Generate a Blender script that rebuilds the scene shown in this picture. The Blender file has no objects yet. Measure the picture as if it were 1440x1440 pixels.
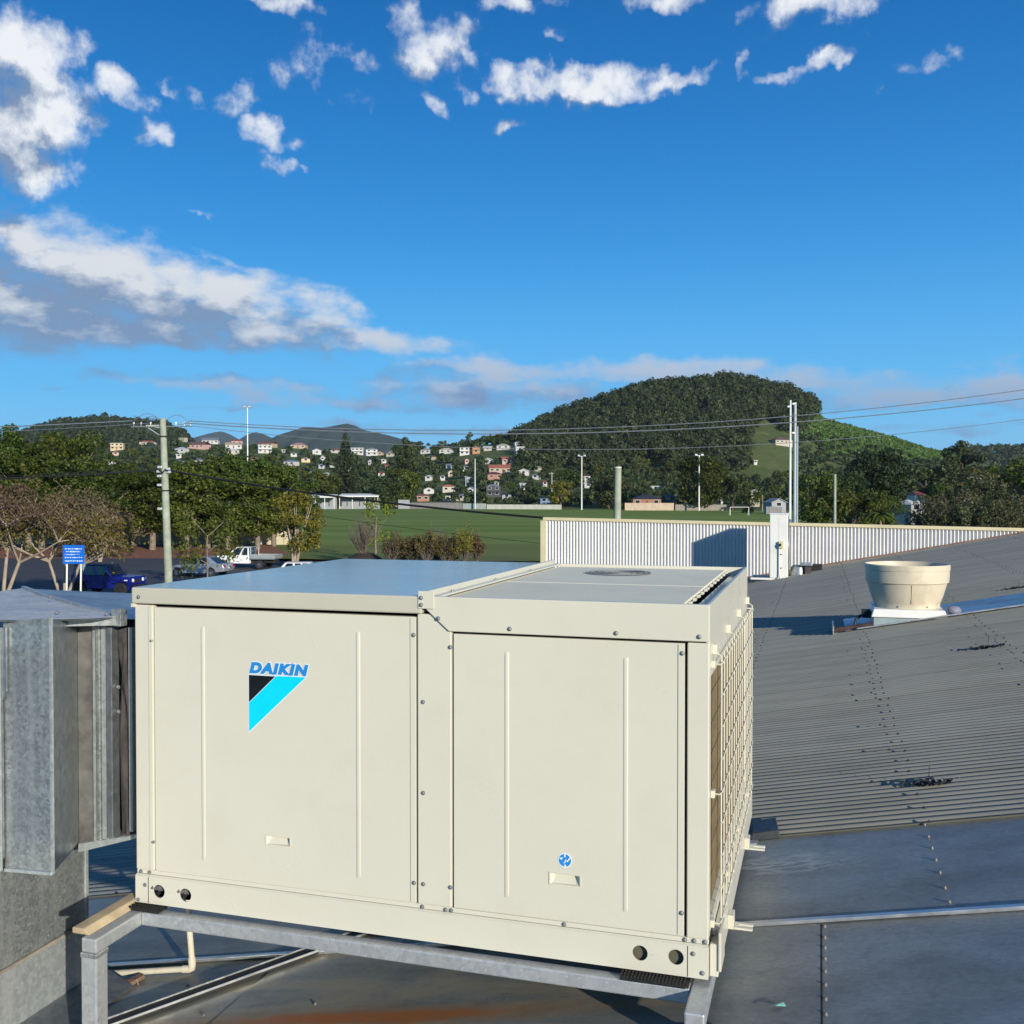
import bpy, bmesh, math, random
import numpy as np
from mathutils import Vector, Matrix
R = math.radians
SC = bpy.context.scene
COL = SC.collection
random.seed(7)
EYE = 6.1                                    # height of the camera above the car park
YAW = R(16.83)                               # the building is turned this much to the view
PITCH = R(0.98)
FPX = 1425.0 / 1440.0                        # focal length in picture widths

# ---------------------------------------------------------------- camera
cam = bpy.data.cameras.new('camera')
cam.sensor_fit = 'HORIZONTAL'; cam.sensor_width = 36.0; cam.lens = 36.0 * FPX
cam.clip_start = 0.05; cam.clip_end = 40000
camo = bpy.data.objects.new('camera', cam)
camo.location = (0, 0, EYE); camo.rotation_euler = (R(90) - PITCH, 0, 0)
COL.objects.link(camo); SC.camera = camo

# ---------------------------------------------------------------- light and exposure
SUN_EL = R(15.5)
_su, _sv = 0.707, -0.707                     # towards the sun in the building's own axes
SUN_X = _su * math.cos(YAW) + _sv * math.sin(YAW)
SUN_Y = -_su * math.sin(YAW) + _sv * math.cos(YAW)
SUN_ROT = math.atan2(SUN_X, SUN_Y)           # clockwise from +Y
sl = bpy.data.lights.new('sun', 'SUN'); sl.energy = 4.8; sl.angle = R(0.53); sl.color = (1.0, 0.93, 0.82)
so = bpy.data.objects.new('sun', sl); COL.objects.link(so)
sdir = Vector((SUN_X * math.cos(SUN_EL), SUN_Y * math.cos(SUN_EL), math.sin(SUN_EL)))
so.rotation_euler = sdir.to_track_quat('Z', 'Y').to_euler()
so.location = (30, -40, 40)
SC.view_settings.view_transform = 'Standard'
try: SC.view_settings.look = 'None'
except Exception: pass
SC.view_settings.gamma = 1.0; SC.view_settings.use_curve_mapping = False
SC.view_settings.exposure = 0.12

# ---------------------------------------------------------------- sky with clouds
class NT:
    """small helper that writes shader nodes as expressions"""
    def __init__(s, tree): s.t = tree; s.n = tree.nodes; s.l = tree.links
    def new(s, typ, **kw):
        n = s.n.new(typ)
        for k, v in kw.items(): setattr(n, k, v)
        return n
    def put(s, sock, v):
        if isinstance(v, bpy.types.NodeSocket): s.l.new(v, sock)
        elif v is not None: sock.default_value = v
    def math(s, op, a, b=None, c=None, clamp=False):
        n = s.new('ShaderNodeMath', operation=op, use_clamp=clamp)
        s.put(n.inputs[0], a)
        if b is not None: s.put(n.inputs[1], b)
        if c is not None: s.put(n.inputs[2], c)
        return n.outputs[0]
    def vec(s, op, a, b=None, scale=None):
        n = s.new('ShaderNodeVectorMath', operation=op)
        s.put(n.inputs[0], a)
        if b is not None: s.put(n.inputs[1], b)
        if scale is not None: s.put(n.inputs['Scale'], scale)
        return n.outputs['Value'] if op in ('LENGTH', 'DOT_PRODUCT', 'DISTANCE') else n.outputs[0]
    def comb(s, x, y, z=0.0):
        n = s.new('ShaderNodeCombineXYZ')
        s.put(n.inputs[0], x); s.put(n.inputs[1], y); s.put(n.inputs[2], z)
        return n.outputs[0]
    def sep(s, v):
        n = s.new('ShaderNodeSeparateXYZ'); s.put(n.inputs[0], v); return n.outputs
    def noise(s, v, scale, detail=4, rough=0.5, dist=0.0, out=0, dims='3D'):
        n = s.new('ShaderNodeTexNoise'); n.noise_dimensions = dims
        s.put(n.inputs['Vector'], v); s.put(n.inputs['Scale'], scale); s.put(n.inputs['Detail'], detail)
        s.put(n.inputs['Roughness'], rough); s.put(n.inputs['Distortion'], dist)
        return n.outputs[out]
    def mapr(s, v, a, b, c=0.0, d=1.0, smooth=True):
        n = s.new('ShaderNodeMapRange'); n.interpolation_type = 'SMOOTHSTEP' if smooth else 'LINEAR'
        s.put(n.inputs['Value'], v)
        for k, x in zip(('From Min', 'From Max', 'To Min', 'To Max'), (a, b, c, d)): s.put(n.inputs[k], x)
        return n.outputs[0]
    def mix(s, f, a, b, mode='MIX'):
        n = s.new('ShaderNodeMix', data_type='RGBA', blend_type=mode)
        s.put(n.inputs[0], f); s.put(n.inputs[6], a); s.put(n.inputs[7], b)
        return n.outputs[2]
    def mapping(s, v, loc, rot, scl, kind='TEXTURE'):
        n = s.new('ShaderNodeMapping', vector_type=kind)
        s.put(n.inputs[0], v); n.inputs[1].default_value = loc; n.inputs[2].default_value = rot; n.inputs[3].default_value = scl
        return n.outputs[0]

def px_dir(px, py):
    x = (px - 720) / 1425.0; y = -(py - 720) / 1425.0
    d = Vector((x, math.cos(PITCH) + y * math.sin(PITCH), -math.sin(PITCH) + y * math.cos(PITCH)))
    return math.atan2(d.x, d.y), math.atan2(d.z, math.hypot(d.x, d.y))

# clouds: (picture x, y of the centre as bearings, half widths, tilt, weight)
CUM = [  # cumulus and broken scraps
 (18,66,84,48,0,1.1),(45,150,80,66,0,1.5),(100,150,48,34,0,.9),(30,205,60,66,0,1.45),(18,262,44,34,0,.9),
 (95,60,40,26,-20,.6),(178,128,46,26,8,.85),(216,181,34,20,6,.95),(262,136,30,20,35,.55),(330,142,38,30,-20,.62),(375,191,40,20,8,.95),
 (396,230,34,14,8,.95),(438,240,14,7,0,.7),(596,66,66,46,6,.84),(648,78,22,22,30,.6),(420,72,40,58,10,.40),(525,88,50,26,0,.52),(664,44,34,26,20,.6),
 (655,128,24,22,20,.7),(617,153,22,16,20,.7),(740,116,52,24,4,1.05),(830,119,108,23,-1,1.15),(930,114,62,12,-8,.85),
 (1052,88,13,28,-14,.8),(1085,101,44,11,4,.85),(1160,86,60,14,-16,.85),(1290,96,56,20,-8,.42),(1140,6,100,26,4,.95),(948,2,56,16,0,.85),
 (385,2,70,14,0,.7),(735,2,56,16,0,.75),(1075,42,20,6,0,.5),(722,177,22,8,0,.75),(780,46,20,13,40,.42),(300,298,30,6,0,.35),(240,285,20,5,0,.3),(500,142,36,14,0,.35),
]
STR = [  # long banks
 (60,345,110,42,8,1.1),(150,392,180,56,10,1.3),(40,425,220,62,4,1.35),(265,422,170,50,9,1.25),(350,442,170,40,10,1.15),
 (445,428,90,30,16,.95),(430,470,220,20,4,1.15),(180,464,260,22,2,1.2),(560,488,90,9,4,.8),(340,372,60,16,28,.55),(475,436,60,10,20,.6),
 (40,492,80,9,0,.7),(330,542,200,14,3,.88),(470,566,210,13,3,.86),(640,548,130,28,4,1.05),(700,522,170,18,0,.98),(770,556,170,22,2,1.05),(940,524,230,20,2,.98),
 (1080,538,190,24,4,1.0),(1230,552,200,24,1,1.05),(1400,550,120,22,0,1.0),(1340,602,190,10,0,.78),(1230,586,100,7,0,.45),(1400,582,80,8,0,.5),
 (590,606,170,11,2,.8),(90,542,60,6,0,.4),(320,572,80,7,0,.6),(1500,560,120,22,0,.9),(-90,420,170,80,6,1.1),(-110,150,110,110,0,1.1),
]
def place(lst):
    out = []
    for (x, y, a, b, t, wt) in lst:
        az, el = px_dir(x, y); c = math.cos(az)
        out.append((az, el, a / 1425 * c * c, b / 1425 * c, -math.tan(R(t)), wt))
    return out
def layers(lst, pad):
    """sort clouds into layers so that within one layer no two lie over the same bearing"""
    lay = []
    for c in sorted(lst, key=lambda q: -q[2]):
        for L in lay:
            if all(abs(c[0] - o[0]) > (c[2] + o[2]) * 1.25 + pad for o in L): L.append(c); break
        else: lay.append([c])
    return lay
random.seed(11)
OUT = []                                     # the same kinds of cloud all round the rest of the sky
for i in range(30):
    az = R(36 + 288 * (i + random.random() * .8) / 30); el = R((6, 30, 11, 20, 38, 15)[i % 6] + random.uniform(-2, 2)); big = el < R(13)
    if az > math.pi: az -= 2 * math.pi
    OUT.append((az, el, R(random.uniform(8, 13)) if big else R(random.uniform(3, 6)), R(random.uniform(.9, 1.7)) if big else R(random.uniform(1.3, 2.6)), random.uniform(-.1, .1), random.uniform(.85, 1.1)))

EMAX = 0.9; HMAX = 0.09
def cloud_group():
    g = bpy.data.node_groups.new('cloud_density', 'ShaderNodeTree')
    g.interface.new_socket('P', in_out='INPUT', socket_type='NodeSocketVector')
    g.interface.new_socket('Warp', in_out='INPUT', socket_type='NodeSocketVector')
    g.interface.new_socket('Density', in_out='OUTPUT', socket_type='NodeSocketFloat')
    g.interface.new_socket('Bank', in_out='OUTPUT', socket_type='NodeSocketFloat')
    k = NT(g); gi = k.new('NodeGroupInput'); go = k.new('NodeGroupOutput')
    P, w = gi.outputs[0], gi.outputs[1]
    Pc = k.vec('ADD', P, k.vec('MULTIPLY', w, (.046, .036, 0)))
    Ps = k.vec('ADD', P, k.vec('MULTIPLY', w, (.085, .022, 0)))
    fc = k.noise(P, 28, 9, .58, dims='2D')
    fs = k.noise(k.vec('MULTIPLY', P, (1, 2.2, 1)), 17, 9, .58, dims='2D')
    def field(lays, coord, lo, hi, n, acc):
        cx, cy, cz = k.sep(coord)
        x = k.mapr(cx, lo, hi, smooth=False)
        for i, L in enumerate(lays):
            cv = k.new('ShaderNodeRGBCurve')
            mp = cv.mapping; mp.use_clip = False
            xs = [j / n for j in range(n + 1)]
            rows = []
            for q in xs:
                az = lo + q * (hi - lo)
                c = min(L, key=lambda o: abs(az - o[0]) / o[2]); t = (az - c[0]) / c[2]
                tt = max(-1.6, min(1.6, t))
                rows.append(((c[1] + c[4] * tt * c[2]) / EMAX, c[3] / HMAX, max(0.0, (c[5] * (1 - .62 * t * t) + 2.0) / 4.0)))
            for ch in range(3):
                pts = mp.curves[ch].points
                for j, q in enumerate(xs):
                    p = pts[0] if j == 0 else (pts[1] if j == n else pts.new(q, 0.5))
                    p.location = (q, rows[j][ch])
                pts = mp.curves[ch].points
                for p in pts: p.handle_type = 'VECTOR'
            mp.update()
            k.put(cv.inputs[1], k.comb(x, x, x))
            col = k.new('ShaderNodeSeparateColor'); k.put(col.inputs[0], cv.outputs[0])
            dl = k.math('DIVIDE', k.math('MULTIPLY_ADD', col.outputs[0], -EMAX, cy), k.math('MULTIPLY', col.outputs[1], HMAX))
            v = k.math('MULTIPLY_ADD', k.math('MULTIPLY', dl, dl), -.6, k.math('MULTIPLY_ADD', col.outputs[2], 4.0, -2.0))
            acc = k.math('SMOOTH_MAX', acc, v, .18)
        return acc
    A = field(layers(place(CUM), R(.6)), Pc, -.56, .56, 160, -5.0)
    B = field(layers(place(STR), R(.6)), Ps, -.64, .64, 120, -5.0)
    B = field(layers(OUT, R(1)), Ps, -math.pi, math.pi, 150, B)
    A = k.math('ADD', A, k.math('MULTIPLY_ADD', fc, 2.3, -1.45))
    B = k.math('ADD', B, k.math('MULTIPLY_ADD', fs, 2.0, -1.28))
    k.put(go.inputs[0], k.math('MAXIMUM', A, B)); k.put(go.inputs[1], k.math('SUBTRACT', B, A))
    return g

wd = bpy.data.worlds.new('World'); SC.world = wd; wd.use_nodes = True
wd.cycles.sampling_method = 'MANUAL'; wd.cycles.sample_map_resolution = 512
k = NT(wd.node_tree); k.n.clear()
sky = k.new('ShaderNodeTexSky', sky_type='NISHITA'); sky.sun_disc = False
sky.sun_elevation = SUN_EL; sky.sun_rotation = SUN_ROT
sky.altitude = 0; sky.air_density = 1.0; sky.dust_density = 0.0; sky.ozone_density = 6.0
D = k.new('ShaderNodeTexCoord').outputs['Generated']
D = k.vec('NORMALIZE', D)
dx, dy, dz = k.sep(D)
AZ = k.math('ARCTAN2', dx, dy); EL = k.math('ARCSINE', dz)
P = k.comb(AZ, EL, 0.0)
grp = cloud_group()
WARP = k.vec('SUBTRACT', k.noise(P, 24, 5, .55, out=1, dims='2D'), (.5, .5, .5))
def dens(p):
    n = k.new('ShaderNodeGroup'); n.node_tree = grp
    k.put(n.inputs[0], p); k.put(n.inputs[1], WARP)
    return n.outputs
d0 = dens(P); d1 = dens(k.vec('ADD', P, (.017, .026, 0)))          # the second look is a step towards the sun's side
cover = k.mapr(d0[0], -0.12, 1.0)
bank = k.mapr(d0[1], -.3, .5)
lit = k.math('MULTIPLY_ADD', k.math('SUBTRACT', d0[0], d1[0]), k.mapr(bank, 0, 1, 1.35, 1.55, smooth=False), k.mapr(bank, 0, 1, .44, .12, smooth=False))
thick = k.mapr(d0[0], 0.35, 1.7, 0.0, 0.34)
lit = k.math('SUBTRACT', lit, thick, clamp=True)
low = k.mapr(EL, R(3), R(12), 0.0, 1.0)
hsv = k.new('ShaderNodeHueSaturation'); k.put(hsv.inputs['Color'], sky.outputs[0])
hsv.inputs['Saturation'].default_value = 1.5; hsv.inputs['Value'].default_value = 1.0
def raw(r, g, b): return (r, g, b, 1)
grad = k.new('ShaderNodeValToRGB'); k.put(grad.inputs[0], k.math('MULTIPLY', EL, 1 / R(60)))
grad.color_ramp.interpolation = 'B_SPLINE'
for i, (pos, c) in enumerate([(0.0, raw(.22, .58, .92)), (.10, raw(.13, .52, .93)), (.22, raw(.034, .295, .74)), (.36, raw(.010, .17, .51)), (.50, raw(.004, .102, .36)), (1.0, raw(.003, .075, .28))]):
    e = grad.color_ramp.elements[i] if i < 2 else grad.color_ramp.elements.new(pos)
    e.position = pos; e.color = c
skyc = k.mix(.88, hsv.outputs[0], k.vec('SCALE', grad.outputs[0], scale=10.0))
CB = 1.0
shade_c = k.mix(low, (1.75 * CB, 2.9 * CB, 5.0 * CB, 1), (2.0 * CB, 2.8 * CB, 4.2 * CB, 1))
light_c = k.mix(low, (3.0 * CB, 4.4 * CB, 6.7 * CB, 1), (8.6 * CB, 8.8 * CB, 9.0 * CB, 1))
light_c = k.vec('SCALE', light_c, scale=k.mapr(bank, 0, 1, 1.0, .84, smooth=False))
cloudc = k.mix(lit, shade_c, light_c)
cover = k.math('MULTIPLY', cover, k.mapr(EL, R(-1), R(1.5)))
allc = k.mix(k.math('MULTIPLY', cover, .94), skyc, cloudc)
bg = k.new('ShaderNodeBackground'); k.put(bg.inputs[0], allc); bg.inputs[1].default_value = 0.10
k.l.new(bg.outputs[0], k.new('ShaderNodeOutputWorld').inputs[0])

# ---------------------------------------------------------------- helpers: meshes
def bmesh_clean(me, smooth, angle):
    if smooth:
        me.shade_smooth(); me.set_sharp_from_angle(angle=R(angle))

class MB:
    """collects simple shapes; build() links them as ONE mesh object"""
    def __init__(s): s.v = []; s.f = []; s.m = []
    def add(s, vs, fs, mi=0):
        o = len(s.v); s.v += [tuple(v) for v in vs]; s.f += [tuple(i + o for i in f) for f in fs]; s.m += [mi] * len(fs); return s
    def box(s, x0, x1, y0, y1, z0, z1, mi=0):
        return s.add([(x0,y0,z0),(x1,y0,z0),(x1,y1,z0),(x0,y1,z0),(x0,y0,z1),(x1,y0,z1),(x1,y1,z1),(x0,y1,z1)],
                     [(0,3,2,1),(4,5,6,7),(0,1,5,4),(1,2,6,5),(2,3,7,6),(3,0,4,7)], mi)
    def hexa(s, lo, hi, mi=0):               # two rings of four points
        return s.add(list(lo) + list(hi), [(0,3,2,1),(4,5,6,7),(0,1,5,4),(1,2,6,5),(2,3,7,6),(3,0,4,7)], mi)
    def bar(s, p, q, w, h, mi=0, up=(0,0,1)):
        p = Vector(p); q = Vector(q); d = (q - p).normalized(); u = Vector(up)
        if abs(d.dot(u)) > .98: u = Vector((0, 1, 0))
        a = d.cross(u).normalized(); b = a.cross(d)
        c = [a * (i * w / 2) + b * (j * h / 2) for i, j in ((-1,-1),(1,-1),(1,1),(-1,1))]
        return s.hexa([p + x for x in c], [q + x for x in c], mi)
    def tube(s, pts, r, n=8, mi=0, cap=True):
        pts = [Vector(p) for p in pts]; m = len(pts); rs = r if isinstance(r, (list, tuple)) else [r] * m
        vs = []; last = None
        for i, p in enumerate(pts):
            d = (pts[min(i + 1, m - 1)] - pts[max(i - 1, 0)]).normalized()
            u = Vector((0, 0, 1)) if abs(d.z) < .95 else Vector((1, 0, 0))
            if last is not None and abs(last.dot(d)) < .95: u = last
            a = d.cross(u).normalized(); b = a.cross(d).normalized(); last = b
            for j in range(n):
                t = 2 * math.pi * j / n; vs.append(p + (a * math.cos(t) + b * math.sin(t)) * rs[i])
        fs = [(i*n + j, i*n + (j+1) % n, (i+1)*n + (j+1) % n, (i+1)*n + j) for i in range(m-1) for j in range(n)]
        if cap: fs += [tuple(range(n))[::-1], tuple(range((m-1)*n, m*n))]
        return s.add(vs, fs, mi)
    def lathe(s, prof, n=32, c=(0,0,0), mi=0, cap0=False, cap1=False, sx=1.0, sy=1.0):
        vs = [(c[0] + r*math.cos(2*math.pi*j/n)*sx, c[1] + r*math.sin(2*math.pi*j/n)*sy, c[2] + z) for r, z in prof for j in range(n)]
        m = len(prof)
        fs = [(i*n + j, i*n + (j+1) % n, (i+1)*n + (j+1) % n, (i+1)*n + j) for i in range(m-1) for j in range(n)]
        if cap0: fs.append(tuple(range(n))[::-1])
        if cap1: fs.append(tuple(range((m-1)*n, m*n)))
        return s.add(vs, fs, mi)
    def prism(s, poly, fn, t0, t1, mi=0):    # fn(a, b, t) -> point
        n = len(poly)
        vs = [fn(a, b, t0) for a, b in poly] + [fn(a, b, t1) for a, b in poly]
        return s.add(vs, [tuple(range(n))[::-1], tuple(range(n, 2*n))] + [(i, (i+1) % n, n + (i+1) % n, n + i) for i in range(n)], mi)
    def mesh(s, name, mats, smooth=False, angle=35, off=(0,0,0)):
        me = bpy.data.meshes.new(name)
        ox, oy, oz = off
        me.from_pydata([(x - ox, y - oy, z - oz) for x, y, z in s.v], [], s.f)
        mats = mats if isinstance(mats, (list, tuple)) else [mats]
        for m in mats: me.materials.append(m)
        if len(mats) > 1: me.polygons.foreach_set('material_index', s.m)
        bm = bmesh.new(); bm.from_mesh(me); bmesh.ops.recalc_face_normals(bm, faces=bm.faces); bm.to_mesh(me); bm.free()
        bmesh_clean(me, smooth, angle)
        return me

def link(name, me, parent=None, bevel=0.0, seg=2):
    o = bpy.data.objects.new(name, me); COL.objects.link(o)
    if parent is not None: o.parent = parent
    if bevel:
        b = o.modifiers.new('bevel', 'BEVEL'); b.width = bevel; b.segments = seg; b.limit_method = 'ANGLE'; b.angle_limit = R(40)
    return o
def tag(o, label=None, cat=None, group=None, kind=None):
    if label: o['label'] = label
    if cat: o['category'] = cat
    if group: o['group'] = group
    if kind: o['kind'] = kind
    return o

cY, sY = math.cos(YAW), math.sin(YAW)
def W(u, v, z=0.0):
    """building axes (u right along the unit's front, v away, z from the eye) to the world"""
    return Vector((u * cY + v * sY, -u * sY + v * cY, z + EYE))

class Thing:
    """an Empty at the thing's base; part() takes meshes written in the same axes as the origin"""
    def __init__(s, name, label, cat, o=(0,0,0), roof=True, group=None, rot=0.0):
        s.o = o; s.e = bpy.data.objects.new(name, None); COL.objects.link(s.e); s.e.empty_display_size = .2
        if roof: s.e.location = W(*o); s.e.rotation_euler = (0, 0, -YAW)
        else: s.e.location = o; s.e.rotation_euler = (0, 0, rot)
        s.roof = roof; tag(s.e, label, cat, group)
    def part(s, name, mb, mats, parent=None, smooth=False, bevel=0.0, angle=35, label=None, kind=None, seg=2):
        me = mb.mesh(name, mats, smooth, angle, s.o if s.roof else (0,0,0))
        o = link(name, me, parent if parent is not None else s.e, bevel, seg)
        return tag(o, label, kind=kind)
    def clone(s, name, me, loc, parent=None, rot=(0,0,0), label=None):
        o = link(name, me, parent if parent is not None else s.e)
        o.location = [a - b for a, b in zip(loc, s.o)] if s.roof else loc; o.rotation_euler = rot
        return tag(o, label)

def solo(name, label, cat, mb, mats, o=(0,0,0), roof=True, group=None, smooth=False, bevel=0.0, angle=35, kind=None):
    me = mb.mesh(name, mats, smooth, angle, o)
    ob = link(name, me, None, bevel)
    if roof: ob.location = W(*o); ob.rotation_euler = (0, 0, -YAW)
    else: ob.location = o
    return tag(ob, label, cat, group, kind)

def copy_tree(o, parent=None):
    c = o.copy(); COL.objects.link(c)
    if parent is not None: c.parent = parent
    for ch in list(o.children): copy_tree(ch, c)
    return c

# ---------------------------------------------------------------- helpers: materials
def rgba(c): return (c[0], c[1], c[2], 1.0)
def newmat(name):
    m = bpy.data.materials.new(name); m.use_nodes = True
    k = NT(m.node_tree); b = m.node_tree.nodes['Principled BSDF']
    return m, k, b
def mat(name, base, rough=.5, metal=0.0, var=.12, scale=3.0, bump=0.0, bscale=40.0, dirt=None, dirt_amt=.35, dscale=1.5, spec=.5, rvar=.1, objrand=0.0, warm=None):
    """painted / plain surface: slow colour drift, optional grime, fine relief"""
    m, k, b = newmat(name)
    co = k.new('ShaderNodeTexCoord').outputs['Object']
    n1 = k.noise(co, scale, 5, .6)
    f = k.mapr(n1, .3, .7, 1 - var, 1 + var, smooth=False)
    col = k.vec('SCALE', rgba(base)[:3], scale=f)
    if warm is not None: col = k.mix(k.mapr(k.noise(co, scale * .7, 3), .4, .65), col, rgba(warm))
    if objrand:
        oi = k.new('ShaderNodeObjectInfo').outputs['Random']
        col = k.vec('SCALE', col, scale=k.mapr(oi, 0, 1, 1 - objrand, 1 + objrand, smooth=False))
    if dirt is not None:
        n2 = k.noise(co, dscale, 7, .68, .4)
        col = k.mix(k.math('MULTIPLY', k.mapr(n2, .48, .72), dirt_amt), col, rgba(dirt))
    k.put(b.inputs['Base Color'], col)
    b.inputs['Metallic'].default_value = metal; b.inputs['Specular IOR Level'].default_value = spec
    n3 = k.noise(co, scale * 2.3, 4, .6)
    k.put(b.inputs['Roughness'], k.mapr(n3, .3, .7, max(.03, rough - rvar), min(1, rough + rvar), smooth=False))
    if bump:
        bp = k.new('ShaderNodeBump'); bp.inputs['Strength'].default_value = bump; bp.inputs['Distance'].default_value = .004
        k.put(bp.inputs['Height'], k.noise(co, bscale, 4, .6)); k.l.new(bp.outputs[0], b.inputs['Normal'])
    return m

def galv(name, base=(.34,.36,.37), rough=.42, metal=.75, spangle=70.0, dull=(.20,.215,.22), streak=True, white=.25, wav=0.02):
    """weathered galvanised sheet: spangle, dull patches, white specks, slight waviness"""
    m, k, b = newmat(name)
    co = k.new('ShaderNodeTexCoord').outputs['Object']
    v = k.new('ShaderNodeTexVoronoi'); k.put(v.inputs['Vector'], co); v.inputs['Scale'].default_value = spangle
    cs = k.sep(v.outputs['Color'])[0]
    col = k.mix(k.math('MULTIPLY', cs, .8), rgba(base), rgba(dull))
    n1 = k.noise(co, 2.2, 7, .65, .5)
    col = k.mix(k.math('MULTIPLY', k.mapr(n1, .42, .68), .75), col, rgba(dull))
    if streak:
        n2 = k.noise(k.vec('MULTIPLY', co, (9, 9, .7)), 2.0, 5, .6)
        col = k.mix(k.math('MULTIPLY', k.mapr(n2, .46, .66), .5), col, (.55, .56, .53, 1))
    sp = k.mapr(k.noise(co, 70, 3, .6), .64, .70)
    col = k.mix(k.math('MULTIPLY', sp, white), col, (.75, .78, .78, 1))
    k.put(b.inputs['Base Color'], col); b.inputs['Metallic'].default_value = metal
    k.put(b.inputs['Roughness'], k.mapr(n1, .3, .7, rough - .08, rough + .16, smooth=False))
    bp = k.new('ShaderNodeBump'); bp.inputs['Strength'].default_value = .5; bp.inputs['Distance'].default_value = wav
    k.put(bp.inputs['Height'], k.noise(co, 3.2, 3, .5)); k.l.new(bp.outputs[0], b.inputs['Normal'])
    return m

def leafmat(name, c0, c1, c2, rough=.55, trans=.35, hue=.06):
    """foliage: every leaf clump differs a little, every tree differs a little"""
    m, k, b = newmat(name)
    g = k.new('ShaderNodeNewGeometry').outputs['Random Per Island']
    oi = k.new('ShaderNodeObjectInfo').outputs['Random']
    col = k.mix(k.mapr(g, 0, .75, smooth=False), rgba(c0), rgba(c1))
    col = k.mix(k.mapr(g, .72, 1.0), col, rgba(c2))
    col = k.vec('SCALE', col, scale=k.mapr(oi, 0, 1, .78, 1.25, smooth=False))
    h = k.new('ShaderNodeHueSaturation'); k.put(h.inputs['Color'], col)
    k.put(h.inputs['Hue'], k.mapr(k.math('FRACT', k.math('MULTIPLY', oi, 7.31)), 0, 1, .5 - hue * .5, .5 + hue * .35, smooth=False))
    k.put(b.inputs['Base Color'], h.outputs[0]); b.inputs['Roughness'].default_value = rough
    b.inputs['Specular IOR Level'].default_value = .25
    t = k.new('ShaderNodeBsdfTranslucent'); k.put(t.inputs[0], h.outputs[0])
    mx = k.new('ShaderNodeMixShader'); mx.inputs[0].default_value = trans
    k.l.new(b.outputs[0], mx.inputs[1]); k.l.new(t.outputs[0], mx.inputs[2])
    k.l.new(mx.outputs[0], m.node_tree.nodes['Material Output'].inputs[0])
    return m

M = {}
M['cream'] = mat('cream_paint', (.607,.584,.470), .31, var=.025, scale=1.3, bump=.06, bscale=260, dirt=(.42,.38,.28), dirt_amt=.10, dscale=4, rvar=.05)
M['cream_gloss'] = mat('cream_paint_smooth', (.50,.48,.38), .13, var=.04, scale=1.0, dirt=(.40,.38,.30), dirt_amt=.2, dscale=2.4, rvar=.03)
M['cream_top_lit'] = mat('cream_paint_top_lit', (.82,.77,.57), .75, spec=.12, var=.04, scale=1.0, bump=.05, bscale=60, dirt=(.40,.38,.30), dirt_amt=.22, dscale=2.4, rvar=.08)  # same cream made lighter, putting the glare on the top panels into the colour
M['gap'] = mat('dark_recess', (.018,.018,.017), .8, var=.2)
M['coil'] = mat('coil_fins', (.23,.18,.10), .55, metal=.3, var=.25, scale=18)
M['wire'] = mat('cream_coated_wire', (.66,.62,.49), .4, var=.05)
M['screw'] = mat('zinc_screw', (.30,.30,.29), .5, metal=.7, var=.2, scale=60)
M['blue_print'] = mat('blue_print', (.02,.22,.56), .4, var=.03)
M['cyan_print'] = mat('cyan_print', (.0,.62,.93), .4, var=.03)
M['black_print'] = mat('black_print', (.006,.007,.008), .4, var=.05)
M['white_print'] = mat('white_print', (.66,.74,.78), .4, var=.03)
M['galv'] = galv('galvanised_sheet', (.50,.53,.51), .42, .68, 85, (.22,.24,.235), white=.75, wav=.05)
M['lid_matte'] = galv('matte_lid_sheet', (.62,.62,.57), .6, .10, 50, (.46,.46,.43), streak=False, white=.3, wav=.04)
M['galv_pale'] = galv('galvanised_sheet_pale', (.50,.535,.52), .45, .5, 60, (.32,.35,.34), white=.4)
M['galv_beam'] = galv('galvanised_steel_section', (.58,.60,.60), .42, .55, 60, (.40,.42,.42), white=.5, wav=.004)
M['galv_lid'] = galv('galvanised_lid', (.44,.47,.49), .36, .85, 40, (.26,.29,.31), streak=False, white=.1, wav=.05)
M['canvas'] = mat('dark_canvas', (.045,.038,.036), .85, var=.35, scale=14, bump=.6, bscale=30, warm=(.07,.06,.055))
M['rubber'] = mat('black_rubber', (.012,.012,.012), .65, var=.25, scale=20, bump=.3)
M['timber'] = mat('raw_timber', (.47,.365,.22), .65, var=.25, scale=9, bump=.4, bscale=60, dirt=(.20,.14,.08), dirt_amt=.5)
M['old_timber'] = mat('old_timber', (.17,.10,.06), .75, var=.35, scale=12, bump=.5, bscale=50)
M['pvc'] = mat('cream_pvc', (.66,.60,.46), .4, var=.06, scale=5, dirt=(.33,.27,.18), dirt_amt=.5, dscale=6)
M['dark_steel'] = mat('dark_strip', (.016,.017,.019), .75, metal=.0, var=.3, scale=8)
M['alu'] = mat('bright_aluminium', (.62,.63,.62), .38, metal=.8, var=.1, scale=8, dirt=(.3,.3,.28), dirt_amt=.4, dscale=5)
M['white_paint'] = mat('white_paint', (.76,.75,.69), .45, var=.05, scale=2, dirt=(.5,.47,.40), dirt_amt=.25, dscale=3)
M['cap_cream'] = mat('cream_capping', (.62,.55,.33), .5, var=.06, scale=2, dirt=(.35,.30,.2), dirt_amt=.3)
M['fibre'] = mat('cream_fibreglass', (.66,.58,.42), .42, var=.05, scale=2.2, dirt=(.40,.31,.20), dirt_amt=.4, dscale=3)
M['vent_dark'] = mat('dark_vent_inside', (.06,.05,.045), .7, var=.3, scale=8)
M['curb'] = mat('faded_green_curb', (.33,.41,.41), .55, metal=.25, var=.15, scale=4, dirt=(.2,.22,.2), dirt_amt=.5)
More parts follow.
